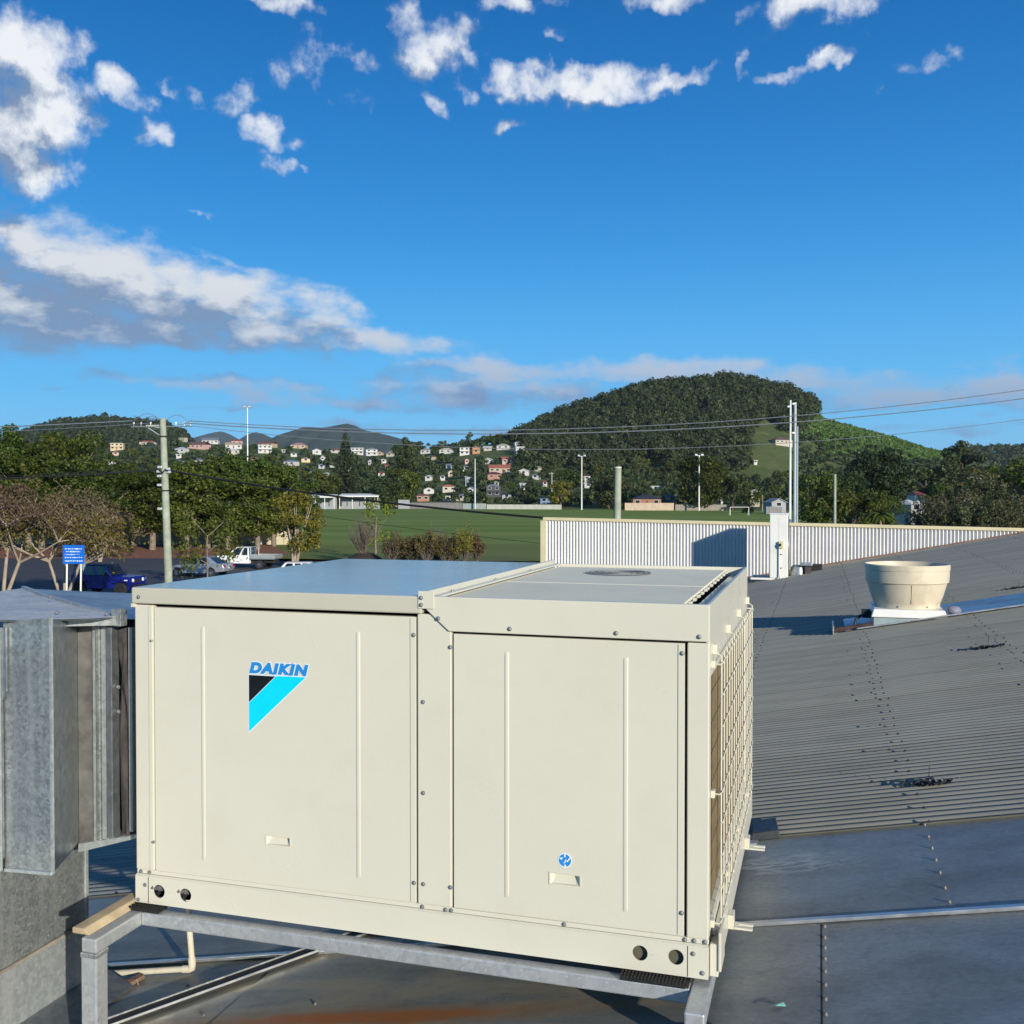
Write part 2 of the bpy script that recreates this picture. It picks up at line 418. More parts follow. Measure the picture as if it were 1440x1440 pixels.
M['pole_wood'] = mat('weathered_pole', (.33,.36,.27), .85, var=.22, scale=3.0, bump=.6, bscale=9, dirt=(.16,.15,.10), dirt_amt=.6, dscale=1.2)
M['steel_pole'] = mat('grey_steel_pole', (.50,.53,.54), .45, metal=.35, var=.12, scale=.6)
M['cable'] = mat('black_cable', (.012,.012,.013), .6, var=.1)
M['wire_grey'] = mat('bare_aluminium_wire', (.22,.25,.28), .5, metal=.4, var=.1)
M['glass'] = mat('dark_glass', (.012,.016,.02), .06, var=.05, spec=.9)
M['tyre'] = mat('tyre_rubber', (.014,.014,.015), .75, var=.2, scale=10)
M['rim'] = mat('alloy_rim', (.45,.46,.48), .3, metal=.9, var=.1)
M['blue_car'] = mat('deep_blue_paint', (.006,.012,.17), .22, var=.05, spec=.7)
M['soft_top'] = mat('black_soft_top', (.012,.013,.022), .7, var=.2, scale=8)
M['silver_car'] = mat('silver_paint', (.42,.44,.47), .28, metal=.55, var=.04)
M['white_car'] = mat('white_car_paint', (.74,.74,.73), .25, var=.04)
M['head'] = mat('headlight_lens', (.75,.77,.78), .12, var=.03, spec=.9)
M['tail'] = mat('tail_light', (.30,.015,.01), .2, var=.05)
M['chrome'] = mat('chrome', (.6,.6,.6), .15, metal=1.0, var=.05)
M['sign_blue'] = mat('blue_sign_face', (.005,.12,.52), .4, var=.10, scale=2)
M['sign_white'] = mat('white_sign_text', (.55,.68,.85), .5, var=.1)
M['bark'] = mat('grey_bark', (.20,.165,.12), .9, var=.35, scale=3, bump=.5, bscale=8)
M['bark_pale'] = mat('pale_bark', (.33,.265,.195), .85, var=.3, scale=2.5, bump=.5, bscale=8, dirt=(.20,.16,.12), dirt_amt=.6, dscale=2)
M['bark_dark'] = mat('dark_bark', (.075,.06,.045), .9, var=.3, scale=3)

# ---------------------------------------------------------------- the building's roof
RS = 0.19
def rz(u): return -1.65 + RS * u
def roofmat():
    m, k, b = newmat('corrugated_roof_sheet')
    co = k.new('ShaderNodeTexCoord').outputs['Object']
    oi = k.new('ShaderNodeObjectInfo').outputs['Random']
    n1 = k.noise(k.vec('MULTIPLY', co, (.5, 2.0, 1)), 2.0, 6, .65)
    n2 = k.noise(k.vec('MULTIPLY', co, (1, 12, 1)), 2.2, 4, .6)
    col = k.mix(k.mapr(n1, .35, .68), (.30,.292,.235,1), (.235,.23,.186,1))
    col = k.mix(k.math('MULTIPLY', k.mapr(n2, .55, .75), .4), col, (.37,.36,.285,1))
    col = k.vec('SCALE', col, scale=k.mapr(oi, 0, 1, .94, 1.06, smooth=False))
    k.put(b.inputs['Base Color'], col); b.inputs['Metallic'].default_value = .15
    k.put(b.inputs['Roughness'], k.mapr(n1, .3, .7, .50, .68, smooth=False))
    return m
def flatmat(name, brown):
    m, k, b = newmat(name)
    co = k.new('ShaderNodeTexCoord').outputs['Object']
    x, y, z = k.sep(co)
    n1 = k.noise(k.vec('MULTIPLY', co, (.8, 1.6, 1)), 1.6, 7, .66, .4)
    n2 = k.noise(co, 7, 6, .7, .6)
    n3 = k.noise(k.vec('MULTIPLY', co, (2.5, 9, 1)), 4.5, 5, .62, .8)
    col = k.mix(k.mapr(n1, .36, .66), (.28,.295,.275,1), (.195,.21,.195,1))
    col = k.mix(k.math('MULTIPLY', k.mapr(n2, .50, .75), .45), col, (.12,.115,.095,1))
    n4 = k.noise(k.vec('MULTIPLY', co, (1.0, 1.6, 1)), 42, 7, .72, .3)
    col = k.vec('SCALE', col, scale=k.mapr(n4, .3, .7, .80, 1.22, smooth=False))
    col = k.mix(k.math('MULTIPLY', k.mapr(n3, .60, .78), .22), col, (.48,.49,.46,1))
    if brown:                                # grime and a rust trail that the unit's drain has left under it
        under = k.math('MULTIPLY', k.mapr(x, -.75, -.05, 1, 0), k.mapr(y, 3.4, 4.3, 1, .35))
        wash = k.mapr(k.noise(k.vec('MULTIPLY', co, (.55, 2.4, 1)), 2.4, 6, .62, .7), .36, .64)
        col = k.mix(k.math('MULTIPLY', k.math('MULTIPLY', under, wash), .72), col, (.50,.41,.25,1))
        wx = k.noise(co, 3.2, 5, .6); wob = k.math('MULTIPLY_ADD', wx, .14, -.07)
        dy = k.math('DIVIDE', k.math('SUBTRACT', k.math('ADD', y, wob), 3.425), .055)
        ex = k.math('DIVIDE', k.math('ADD', x, 1.62), .62)
        r2 = k.math('ADD', k.math('MULTIPLY', dy, dy), k.math('MULTIPLY', ex, ex))
        core = k.math('MULTIPLY', k.mapr(r2, .1, 1.3, 1, 0), k.mapr(n2, .25, .55, .45, 1))
        col = k.mix(k.math('MULTIPLY', k.mapr(r2, .6, 4.0, 1, 0), .5), col, (.46,.25,.07,1))
        col = k.mix(core, col, (.52,.17,.025,1))
        # pale scuff beside the unit's back corner
    ex = k.math('DIVIDE', k.math('ADD', x, .12), .30); ey = k.math('DIVIDE', k.math('SUBTRACT', y, 4.70), .13)
    s2 = k.math('ADD', k.math('MULTIPLY', ex, ex), k.math('MULTIPLY', ey, ey))
    scuff = k.math('MULTIPLY', k.mapr(s2, .1, 1.6, 1, 0), k.mapr(n3, .42, .62))
    col = k.mix(k.math('MULTIPLY', scuff, .65), col, (.55,.56,.53,1))
    k.put(b.inputs['Base Color'], col); b.inputs['Metallic'].default_value = .12 if brown else .25
    k.put(b.inputs['Roughness'], k.mapr(n1, .3, .7, .40, .56, smooth=False))
    bp = k.new('ShaderNodeBump'); bp.inputs['Strength'].default_value = .35; bp.inputs['Distance'].default_value = .03
    k.put(bp.inputs['Height'], k.noise(co, 1.6, 3, .5)); k.l.new(bp.outputs[0], b.inputs['Normal'])
    return m
M['roof'] = roofmat(); M['flat'] = flatmat('flat_roof_sheet', True); M['flat2'] = flatmat('flat_roof_sheet_upper', False)
M['white_rib'] = mat('white_ribbed_wall', (.66,.655,.635), .42, var=.04, scale=2, dirt=(.55,.53,.48), dirt_amt=.25, dscale=3)
M['brick_wall'] = mat('painted_block_wall', (.50,.47,.40), .8, var=.1, scale=1.0)

U0, U1 = -7.0, 7.4
bld = Thing('roofed_workshop', 'low workshop whose grey corrugated metal roof fills the foreground', 'building', (0, 0, 0))
PITCHW, AMP = 0.0762, 0.0112
def corr_sheet():
    mb = MB(); n = 8 * 10; vs = []
    us = [U0, -3.5, 0, 3.5, U1]
    for uu in us:
        for i in range(n + 2):
            v = i * PITCHW / 8
            vs.append((uu, v, rz(uu) + .0145 + AMP * math.cos(2 * math.pi * i / 8)))
    w = n + 2
    fs = [(a * w + i, a * w + i + 1, (a + 1) * w + i + 1, (a + 1) * w + i) for a in range(len(us) - 1) for i in range(n + 1)]
    mb.add(vs, fs); return mb.mesh('roof_sheet', M['roof'], True, 60)
sheet = corr_sheet()
for i in range(25):
    v0 = 5.068 + i * .762
    o = bld.clone('roof_sheet', sheet, (0, v0, .0012 * (i % 3)))
def slab(mb, u0, u1, v0, v1, lift, th=.002, mi=0):
    mb.hexa([(u0,v0,rz(u0)+lift-th),(u1,v0,rz(u1)+lift-th),(u1,v1,rz(u1)+lift-th),(u0,v1,rz(u0)+lift-th)],
            [(u0,v0,rz(u0)+lift),(u1,v0,rz(u1)+lift),(u1,v1,rz(u1)+lift),(u0,v1,rz(u0)+lift)], mi)
for (a, b_, lift) in ((U0, -2.255, .004), (-2.275, .014, .008), (.004, U1, .004)):
    mb = MB(); slab(mb, a, b_, -3.0, 4.045, lift); bld.part('flat_sheet', mb, M['flat'])
for (a, b_, lift) in ((U0, .50, .013), (.47, U1, .009)):
    mb = MB(); slab(mb, a, b_, 4.03, 5.10, lift); bld.part('flat_sheet', mb, M['flat2'])
mb = MB(); mb.hexa([(.0145,-3,rz(.0145)+.0042),(.0205,-3,rz(.02)+.0042),(.0205,4.02,rz(.02)+.0042),(.0145,4.02,rz(.0145)+.0042)], [(.0145,-3,rz(.0145)+.0062),(.0205,-3,rz(.02)+.0062),(.0205,4.02,rz(.02)+.0062),(.0145,4.02,rz(.0145)+.0062)]); bld.part('seam_line', mb, M['gap'])  # thin dark bar added to imitate the dark gap at the sheet seam
mb = MB(); slab(mb, U0, U1, 4.025, 4.052, .024, .014); bld.part('lap_strip', mb, M['alu'], bevel=.002)
# screws in the flat sheets, one by one
mb = MB(); mb.lathe([(.0085,0),(.0085,.002),(.0055,.003),(.0055,.008),(.002,.010)], 8, cap0=True, cap1=True)
rscrew = mb.mesh('roof_screw', M['screw'], True)
for v in (5.071, 4.898, 4.746, 4.595, 4.445, 4.276, 4.132): bld.clone('roof_screw', rscrew, (.482, v, rz(.482) + .0135))
for v in (4.0, 3.90, 3.81, 3.72, 3.62, 3.52, 3.42, 3.32, 3.22): bld.clone('roof_screw', rscrew, (.03, v, rz(.03) + .004))
for u, v in ((-2.32,3.93),(-2.35,3.5),(-1.88,3.55),(-2.62,3.78),(-2.5,4.2),(-1.95,4.25),(-1.2,4.2),(1.0,4.0),(1.9,3.95),(-.05,3.0)): bld.clone('roof_screw', rscrew, (u, v, rz(u) + .008))
mb = MB(); random.seed(3)
M['roof_fix'] = mat('weathered_roof_fixing', (.05,.05,.05), .5, metal=.4, var=.5, scale=30)
for kx in range(-5, 7):
    u = .50 + 1.12 * kx
    for j in range(83):
        v = 5.068 + .0762 * (j * 3 + (1 if kx % 2 else 0)) + random.uniform(-.004, .004)
        if v > 23.9: break
        uu = u + random.uniform(-.015, .015)
        for du in ((0,) if random.random() < .7 else (0, -.09)):
            mb.lathe([(.009,0),(.009,.003),(.0055,.005),(.005,.010)], 6, (uu + du, v, rz(uu) + .0245), cap1=True)
bld.part('roof_screws', mb, M['roof_fix'], kind='stuff')
# walls under the roof and its far slope
mb = MB()
for u0, u1, v0, v1 in ((U0 + .3, U0 + .5, -2.9, 24.1), (U0 + .3, 12.0, -3.0, -2.8), (U0 + .3, 12.0, 24.02, 24.2)):
    mb.box(u0, u1, v0, v1, -EYE, rz(U0 + .3) - .05)
bld.part('wall', mb, M['brick_wall'])
mb = MB(); mb.add([(U1, -3, rz(U1) + .01), (14, -3, rz(U1) - 1.2), (14, 24, rz(U1) - 1.2), (U1, 24, rz(U1) + .01)], [(0, 1, 2, 3)])
bld.part('far_slope', mb, M['roof'])
mb = MB(); mb.box(U1 - .12, U1 + .12, -3, 23.9, rz(U1) + .022, rz(U1) + .035); bld.part('ridge_cap', mb, M['galv'])
mb = MB(); mb.box(U0 - .14, U0 - .01, -3, 24, rz(U0) - .13, rz(U0) - .015); bld.part('gutter', mb, M['cap_cream'], bevel=.02)

# parapet of white ribbed sheets along the far gable
par = Thing('parapet_fence', 'long white ribbed metal parapet with cream capping along the roof edge', 'fence', (-6.4, 24.0, rz(-6.4)))
def ptop(u): return -.601 - .0158 * (u + 6.4)
def rib_panel(u0, w=.762):
    vs = []; n = 80
    for i in range(n + 1):
        u = u0 + w * i / n; ph = 2 * math.pi * i / 8
        v = 24.0 - .025 * math.cos(ph)
        vs += [(u, v, min(rz(u) + .0, ptop(u) - .02)), (u, v, ptop(u))]
    return MB().add(vs, [(2*i, 2*i+2, 2*i+3, 2*i+1) for i in range(n)])
for i in range(15):
    u0 = -6.38 + .762 * i
    if rz(u0) > ptop(u0) - .04: break
    par.part('ribbed_panel', rib_panel(u0), M['white_rib'], smooth=True, angle=60)
ue = 5.0
mb = MB(); mb.bar((-6.46, 24.0, ptop(-6.46) + .012), (-.70, 24.0, ptop(-.70) + .012), .085, .075); par.part('capping', mb, M['cap_cream'], bevel=.008)
mb = MB(); mb.bar((-.695, 24.0, ptop(-.70) + .016), (ue, 24.0, ptop(ue) + .016), .088, .075); par.part('capping', mb, M['cap_cream'], bevel=.008)
mb = MB(); mb.box(-6.52, -6.385, 23.95, 24.06, -EYE + .0, ptop(-6.4) - .028); par.part('end_post', mb, M['cap_cream'], bevel=.006)
mb = MB()
mb.hexa([(-6.3,23.93,rz(-6.3)+.02),(ue,23.93,rz(ue)+.02),(ue,23.985,rz(ue)+.02),(-6.3,23.985,rz(-6.3)+.02)],
        [(-6.3,23.965,rz(-6.3)+.05),(ue,23.965,rz(ue)+.05),(ue,23.985,rz(ue)+.055),(-6.3,23.985,rz(-6.3)+.055)])
par.part('base_flashing', mb, mat('rusty_flashing', (.22,.13,.09), .7, var=.3, scale=3))

# ---------------------------------------------------------------- the packaged air conditioner
UX, UV, UZ = -.337, 3.332, -1.584            # front right bottom corner of the unit
DEP = 1.81
unit = Thing('packaged_air_conditioner', 'large cream packaged air conditioner on a steel frame with blue and cyan logo', 'air conditioner', (UX, UV, UZ))
class LB(MB):                                 # mesh builder in the unit's own axes
    def mesh(s, name, mats, smooth=False, angle=35, off=(0,0,0)): return MB.mesh(s, name, mats, smooth, angle, (0,0,0))
def up(name, mb, mt, **kw): return unit.part(name, mb, mt, **kw)
mb = LB(); mb.box(-2.188, -.11, .034, DEP - .02, .09, 1.13); up('inner_casing', mb, M['gap'])
mb = LB(); mb.box(-2.196, -2.17, .035, DEP, .10, 1.155); up('side_wall', mb, M['cream'], bevel=.002)
mb = LB(); mb.box(-2.169, -.12, DEP - .018, DEP, .10, 1.155); up('rear_wall', mb, M['cream'], bevel=.002)

def plate_with_holes(u0, u1, z0, z1, v, holes, r, n=24):
    """upright sheet in the u-z plane, really cut through by round holes"""
    mb = LB(); a = r * 1.35; hs = sorted(holes)
    def quad(x0, x1, y0, y1):
        if x1 - x0 > 1e-4 and y1 - y0 > 1e-4: mb.add([(x0,v,y0),(x1,v,y0),(x1,v,y1),(x0,v,y1)], [(0,1,2,3)])
    x = u0
    for hu, hz in hs:
        quad(x, hu - a, z0, z1); quad(hu - a, hu + a, z0, hz - a); quad(hu - a, hu + a, hz + a, z1); x = hu + a
        ring, sq, back = [], [], []
        for i in range(n):
            t = 2 * math.pi * i / n; c, s_ = math.cos(t), math.sin(t); q = a / max(abs(c), abs(s_))
            ring.append((hu + r*c, v, hz + r*s_)); sq.append((hu + q*c, v, hz + q*s_)); back.append((hu + r*c, v + .004, hz + r*s_))
        mb.add(ring + sq + back, [(i, (i+1) % n, n + (i+1) % n, n + i) for i in range(n)] + [(i, (i+1) % n, 2*n + (i+1) % n, 2*n + i) for i in range(n)])
    quad(x, u1, z0, z1)
    return mb
HOL = [(-2.093,.052),(-1.975,.051),(-.224,.059),(-.105,.061)]
pl = plate_with_holes(-2.2, 0.0, 0.0, .104, -.006, HOL, .0255)
# folded top lip and end returns of the base rail
pl.add([(-2.2,-.006,.104),(0,-.006,.104),(0,.004,.110),(-2.2,.004,.110)], [(0,1,2,3)])
pl.add([(-2.2,-.006,0),(0,-.006,0),(0,.05,0),(-2.2,.05,0)], [(0,1,2,3)])
pl.add([(-2.2,-.006,0),(-2.2,.05,0),(-2.2,.05,.104),(-2.2,-.006,.104)], [(0,1,2,3)])
pl.add([(0,-.006,0),(0,.05,0),(0,.05,.104),(0,-.006,.104)], [(0,1,2,3)])
brail = up('base_rail', pl, M['cream'])
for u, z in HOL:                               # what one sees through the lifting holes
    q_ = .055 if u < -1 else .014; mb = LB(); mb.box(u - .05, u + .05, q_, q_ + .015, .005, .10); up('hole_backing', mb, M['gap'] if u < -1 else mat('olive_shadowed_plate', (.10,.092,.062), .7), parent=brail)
for u, z in HOL[:2]:
    mb = LB(); mb.lathe([(.011,0),(.011,.02),(.0075,.021),(.0075,.05)], 6, cap0=True, cap1=True)
    o = up('bolt', mb, M['screw'], parent=brail); o.location = (u - .012, .035, z - .004); o.rotation_euler = (R(70), 0, R(-25))
for a, b_ in ((HOL[0], HOL[1]), (HOL[2], HOL[3])):
    mb = LB(); mb.bar((a[0] + .04, -.0065, a[1]), (b_[0] - .04, -.0065, b_[1]), .003, .003); up('scored_line', mb, M['cream'], parent=brail)
for u in (-2.141, -.067):
    mb = LB(); mb.box(u - .0012, u + .0012, -.0068, -.004, .002, .103); up('rail_joint', mb, M['gap'], parent=brail)
mb = LB(); mb.box(-2.2, 0.0, .004, .022, .110, .127); up('sill_flange', mb, M['cream'], bevel=.003)
mb = LB(); mb.box(.002, .030, .02, DEP - .02, .0, .108); srail = up('side_base_rail', mb, M['cream'], bevel=.003)
mb = LB(); mb.box(.0305, .040, .012, .14, .022, .150); up('corner_plate', mb, M['cream'], bevel=.002)
for v in (.395, 1.25):                         # lugs that stick out of the side rail
    mb = LB(); z = .018
    mb.box(.030, .052, v - .03, v + .03, z, z + .05)
    mb.box(.052, .118, v - .028, v - .008, z, z + .008); mb.box(.052, .118, v + .008, v + .028, z, z + .008); mb.box(.052, .070, v - .008, v + .008, z, z + .008)
    up('lifting_lug', mb, M['cream'], bevel=.002)
def post(u0, u1, z1):
    mb = LB(); mb.box(u0, u1, 0.0, .032, .1275, z1); return up('corner_post', mb, M['cream'], bevel=.004)
p = post(-2.2, -2.119, 1.158)
mb = LB(); mb.box(-2.136, -2.1195, -.0035, -.0005, .13, 1.156); up('post_fold', mb, M['cream'], parent=p, bevel=.001)
p = post(-1.0215, -.8935, 1.162)
p = post(-.0715, 0.0, 1.10)

def door(u0, u1, z0, z1, ribs, hand, gap_r=.007):
    mb = LB(); hu, hz, hw, hh = hand; v0, v1 = .004, .028
    # front face in strips round the pull recess
    X = [u0, hu - hw, hu + hw, u1]; Z = [z0, hz - hh, hz + hh, z1]
    for i in range(3):
        for j in range(3):
            if i == 1 and j == 1: continue
            mb.add([(X[i],v0,Z[j]),(X[i+1],v0,Z[j]),(X[i+1],v0,Z[j+1]),(X[i],v0,Z[j+1])], [(0,1,2,3)])
    mb.add([(u0,v0,z0),(u0,v1,z0),(u0,v1,z1),(u0,v0,z1)], [(0,1,2,3)]); mb.add([(u1,v0,z0),(u1,v1,z0),(u1,v1,z1),(u1,v0,z1)], [(0,1,2,3)])
    mb.add([(u0,v0,z1),(u1,v0,z1),(u1,v1,z1),(u0,v1,z1)], [(0,1,2,3)]); mb.add([(u0,v0,z0),(u1,v0,z0),(u1,v1,z0),(u0,v1,z0)], [(0,1,2,3)])
    d = up('access_panel', mb, M['cream'])
    for u, a, b_ in ribs:                       # pressed stiffening ribs
        mb = LB(); n = 7; vs = []; zs = [a, a + .012, b_ - .012, b_]; hs = [0.0, 1.0, 1.0, 0.0]
        for z, h in zip(zs, hs):
            for i in range(n):
                t = math.pi * i / (n - 1); vs.append((u - .0085 * math.cos(t), v0 + .0003 - .0032 * h * math.sin(t), z))
        mb.add(vs, [(q*n + i, q*n + i + 1, (q+1)*n + i + 1, (q+1)*n + i) for q in range(3) for i in range(n - 1)])
        up('pressed_rib', mb, M['cream'], parent=d, smooth=True, angle=70)
    mb = LB(); dp = .024                        # the pull: a recess with a sloping floor and a raised rim
    P0 = [(hu-hw,v0,hz-hh),(hu+hw,v0,hz-hh),(hu+hw,v0,hz+hh),(hu-hw,v0,hz+hh)]
    P1 = [(hu-hw*.86,v0+.004,hz-hh*.9),(hu+hw*.72,v0+.006,hz-hh*.9),(hu+hw*.60,v0+dp,hz+hh*.75),(hu-hw*.74,v0+dp,hz+hh*.75)]
    mb.add(P0 + P1, [(0,1,5,4),(1,2,6,5),(2,3,7,6),(3,0,4,7),(4,5,6,7)])
    h = up('pull_handle', mb, M['cream'], parent=d)
    mb = LB(); e = .004
    mb.box(hu-hw-e, hu+hw+e, v0-.0025, v0-.0003, hz+hh, hz+hh+e); mb.box(hu-hw-e, hu+hw+e, v0-.0025, v0-.0003, hz-hh-e, hz-hh)
    mb.box(hu-hw-e, hu-hw, v0-.0025, v0-.0003, hz-hh, hz+hh); mb.box(hu+hw, hu+hw+e, v0-.0025, v0-.0003, hz-hh, hz+hh)
    up('handle_rim', mb, M['cream'], parent=d)
    mb = LB(); mb.box(u1 - .021, u1 - .0005, v0 - .003, v0 - .0004, z0 + .004, z1 - .004); up('panel_fold', mb, M['cream'], parent=d, bevel=.001)
    return d
dl = door(-2.1135, -1.0285, .1285, 1.150, [(-1.8995,.19,1.085),(-1.2535,.194,1.09)], (-1.581,.296,.049,.0155))
dr = door(-.8855, -.0805, .1295, 1.096, [(-.691,.187,1.043),(-.2755,.185,1.043)], (-.4835,.273,.052,.0175))

# caps of the two sections
mb = LB(); ca = 1.1635
mb.prism([(-2.206,ca),(-1.0005,ca),(-1.0005,1.226),(-2.206,1.226)], lambda a, b_, t: (a, t, b_), -.013, DEP + .006)
capl = up('top_cap', mb, M['cream_gloss'], bevel=.006)
mb = LB(); mb.box(-2.207, -2.196, -.0135, DEP + .004, 1.150, 1.1633); up('cap_drip_edge', mb, M['cream'], parent=capl)
mb = LB()                                     # front fascia of the fan section with its cut corner
mb.prism([(-.8995,1.1055),(0.001,1.1055),(0.001,1.2265),(-.984,1.2265),(-.984,1.179)], lambda a, b_, t: (a, t, b_), -.010, .012)
fas = up('front_fascia', mb, M['cream'], bevel=.003)
mb = LB(); mb.box(-.9995, -.985, -.014, DEP + .004, 1.186, 1.243); mb.box(-.9845, -.955, .013, DEP + .004, 1.2145, 1.2235)
up('divider_flange', mb, M['cream'], bevel=.003)
mb = LB(); mb.box(-1.012, -.952, -.0172, -.0142, 1.183, 1.245); up('corner_bracket', mb, M['cream'], bevel=.002)
mb = LB(); mb.box(-.012, 0.001, .0125, DEP, .985, 1.2265); sfas = up('side_fascia', mb, M['cream'], bevel=.002)
mb = LB(); mb.box(-.954, -.0125, DEP - .012, DEP, 1.10, 1.224); up('rear_fascia', mb, M['cream'], bevel=.002)
for v0, v1 in ((.0135, .843), (.855, DEP - .014)):
    mb = LB(); mb.box(-.953, -.105, v0, v1, 1.198, 1.209); up('top_panel', mb, M['cream_top_lit'], bevel=.003)
    for i in range(7):
        t = v0 + .03 + (v1 - v0 - .06) * i / 6; mb = LB(); mb.box(-.104, -.090, t - .02, t + .012, 1.192, 1.205); up('panel_clip', mb, M['cream'], bevel=.002)
mb = LB(); mb.box(-.104, -.079, .0135, DEP - .013, 1.135, 1.15); up('gutter_slot', mb, M['gap'])
mb = LB(); mb.box(-.078, -.0125, .0135, DEP - .013, 1.13, 1.186); up('side_gutter', mb, M['cream_gloss'])
mb = LB(); mb.box(-.018, .0008, .0505, DEP - .031, .109, .165); up('coil_sill', mb, M['cream'], bevel=.002)
fg = LB(); cx, cy, cz = -.575, 1.665 - .02, 1.2095
fcy = 1.43
rec = LB(); rec.lathe([(.0,0),(.155,0)], 40, (cx, fcy, 1.2100)); fan = up('fan_opening', rec, mat('grey_fan_opening', (.20,.215,.21), .6, var=.3, scale=12))
g = LB()
for r in (.04, .07, .10, .13, .155):
    g.tube([(cx + r*math.cos(2*math.pi*i/36), fcy + r*math.sin(2*math.pi*i/36), 1.2135) for i in range(37)], .0014, 5)
for i in range(6):
    t = math.pi * i / 6; g.tube([(cx - .155*math.cos(t), fcy - .155*math.sin(t), 1.2115), (cx + .155*math.cos(t), fcy + .155*math.sin(t), 1.2115)], .0014, 5)
up('fan_guard', g, fan.data.materials[0], parent=fan, kind='stuff')
# coil and its wire guard on the sunny side
mb = LB(); mb.box(-.10, -.022, .045, DEP - .03, .115, 1.05)
coil = up('condenser_coil', mb, M['coil'])
mb = LB()
for i in range(86): v = .06 + i * .0195; mb.box(-.0215, -.0165, v, v + .004, .13, 1.045)
up('coil_fins', mb, M['coil'], parent=coil, kind='stuff')
for a, b_ in ((.033, .05), (DEP - .03, DEP - .002)): mb = LB(); mb.box(-.012, .0, a, b_, .128, .984); up('coil_frame', mb, M['cream'])
GU = .030; vv = [.10 + 1.62 * i / 15 for i in range(16)]; zz = [.165 + .86 * i / 8 for i in range(9)]
guard = None
for v in vv:
    mb = LB(); e = v in (vv[0], vv[-1])
    pts = [(GU, v, .125), (GU, v, 1.045)]
    if v in (vv[0], vv[5], vv[10], vv[-1]): pts = [(.004, v, .118), (GU, v, .126), (GU, v, 1.045), (.004, v, 1.06)]
    mb.tube(pts, .0031 if e else .0026, 5); up('guard_wire', mb, M['wire'])
for z in zz:
    mb = LB(); mb.tube([(.003, vv[0] - .045, z), (.030, vv[0] - .05, z), (GU + .005, vv[0] - .02, z), (GU + .005, vv[-1] + .02, z), (.03, vv[-1] + .05, z), (.003, vv[-1] + .045, z)] if z in zz[::4] else [(GU + .005, vv[0] - .004, z), (GU + .005, vv[-1] + .004, z)], .0027, 5); up('guard_wire', mb, M['wire'])
for v in (vv[0], vv[5], vv[10], vv[-1]):
    for a, b_ in ((1.052, 1.085), (.112, .128)): mb = LB(); mb.box(.0005, .016, v - .016, v + .016, a, b_); up('guard_clip', mb, M['wire'], bevel=.002)
for z in zz[::4]:
    mb = LB(); mb.box(.0005, .014, .04, .07, z - .012, z + .012); up('guard_clip', mb, M['wire'], bevel=.002)
# screws
mb = LB(); mb.lathe([(.0080,0),(.0080,.0015),(.0052,.002),(.0052,.0048),(.0036,.0058)], 10, cap0=True, cap1=True)
usc = mb.mesh('screw', M['screw'], True)
for u, z, v in [(-.676,1.123,-.011),(-.306,1.123,-.011),(-.032,1.122,-.011),(-.938,1.150,-.011),(-1.0,1.221,-.0175),(-1.0,1.196,-.0175),(-1.0,.85,0),(-1.0,.526,0),(-1.0,.201,0),
                (-1.005,.118,.003),(-.917,.118,.003),(-.896,.118,.003),(-.486,.119,.003),(-.077,.119,.003),(-.047,.119,.003),(-.012,.119,.003),(-.049,.08,-.0065),(-.019,.02,-.0065),(-2.172,1.189,-.0135),
                (-2.181,.118,.003),(-2.142,.118,.003),(-2.156,.071,-.0065),(-2.187,.010,-.0065),(-1.036,1.086,.0005),(-1.036,.201,.0005),(-.088,1.064,.0005),(-.088,.207,.0005),
                (-.8975,1.049,-.0005),(-.8975,.201,-.0005),(-2.122,.24,-.0005),(-2.125,1.02,-.0005)]:
    o = link('screw', usc, unit.e); o.location = (u, v, z); o.rotation_euler = (R(90), 0, 0)
for v in (.22, .75, 1.3):
    o = link('screw', usc, unit.e); o.location = (-.97, v, 1.2236)
# the printed emblem and the lettering
def lettering(body, width, height, off, mt, name, parent, at, shear=.22):
    cu = bpy.data.curves.new('lettering', 'FONT'); cu.body = body; cu.size = 1; cu.shear = shear; cu.offset = .072 + off / .07; cu.extrude = .001; cu.space_character = 1.17
    tmp = bpy.data.objects.new('lettering_tmp', cu); COL.objects.link(tmp); bpy.context.view_layer.update()
    me = bpy.data.meshes.new_from_object(tmp.evaluated_get(bpy.context.evaluated_depsgraph_get()))
    bpy.data.objects.remove(tmp); bpy.data.curves.remove(cu)
    P = np.array([v.co[:] for v in me.vertices]); lo, hi = P.min(0), P.max(0)
    sx, sz = (width + 2*off) / (hi[0]-lo[0]), (height + 2*off) / (hi[1]-lo[1])
    for v in me.vertices:
        x, y, z = v.co; v.co = (at[0] - off + (x-lo[0])*sx, at[1] - z * .5, at[2] - off + (y-lo[1])*sz)
    me.name = name; me.materials.clear(); me.materials.append(mt)
    return link(name, me, parent)
LV = .0031
lettering('DAIKIN', .247, .0425, .0028, M['white_print'], 'lettering_outline', dl, (-1.699, LV + .0002, .9165))
lettering('DAIKIN', .247, .0425, 0.0, M['blue_print'], 'lettering', dl, (-1.699, LV - .0006, .9165))
def emblem(poly, v, mt, nm):
    mb = LB(); mb.prism(poly, lambda a, b_, t: (a, t, b_), v, v + .0006); up(nm, mb, mt, parent=dl)
emblem([(-1.7035,.9115),(-1.458,.9155),(-1.7035,.690)], LV + .0003, M['white_print'], 'emblem_outline')
emblem([(-1.7005,.8045),(-1.585,.9115),(-1.464,.9125),(-1.7005,.697)], LV - .0006, M['cyan_print'], 'emblem_stripe')
emblem([(-1.7005,.9095),(-1.590,.9095),(-1.7005,.807)], LV - .0006, M['black_print'], 'emblem_corner')
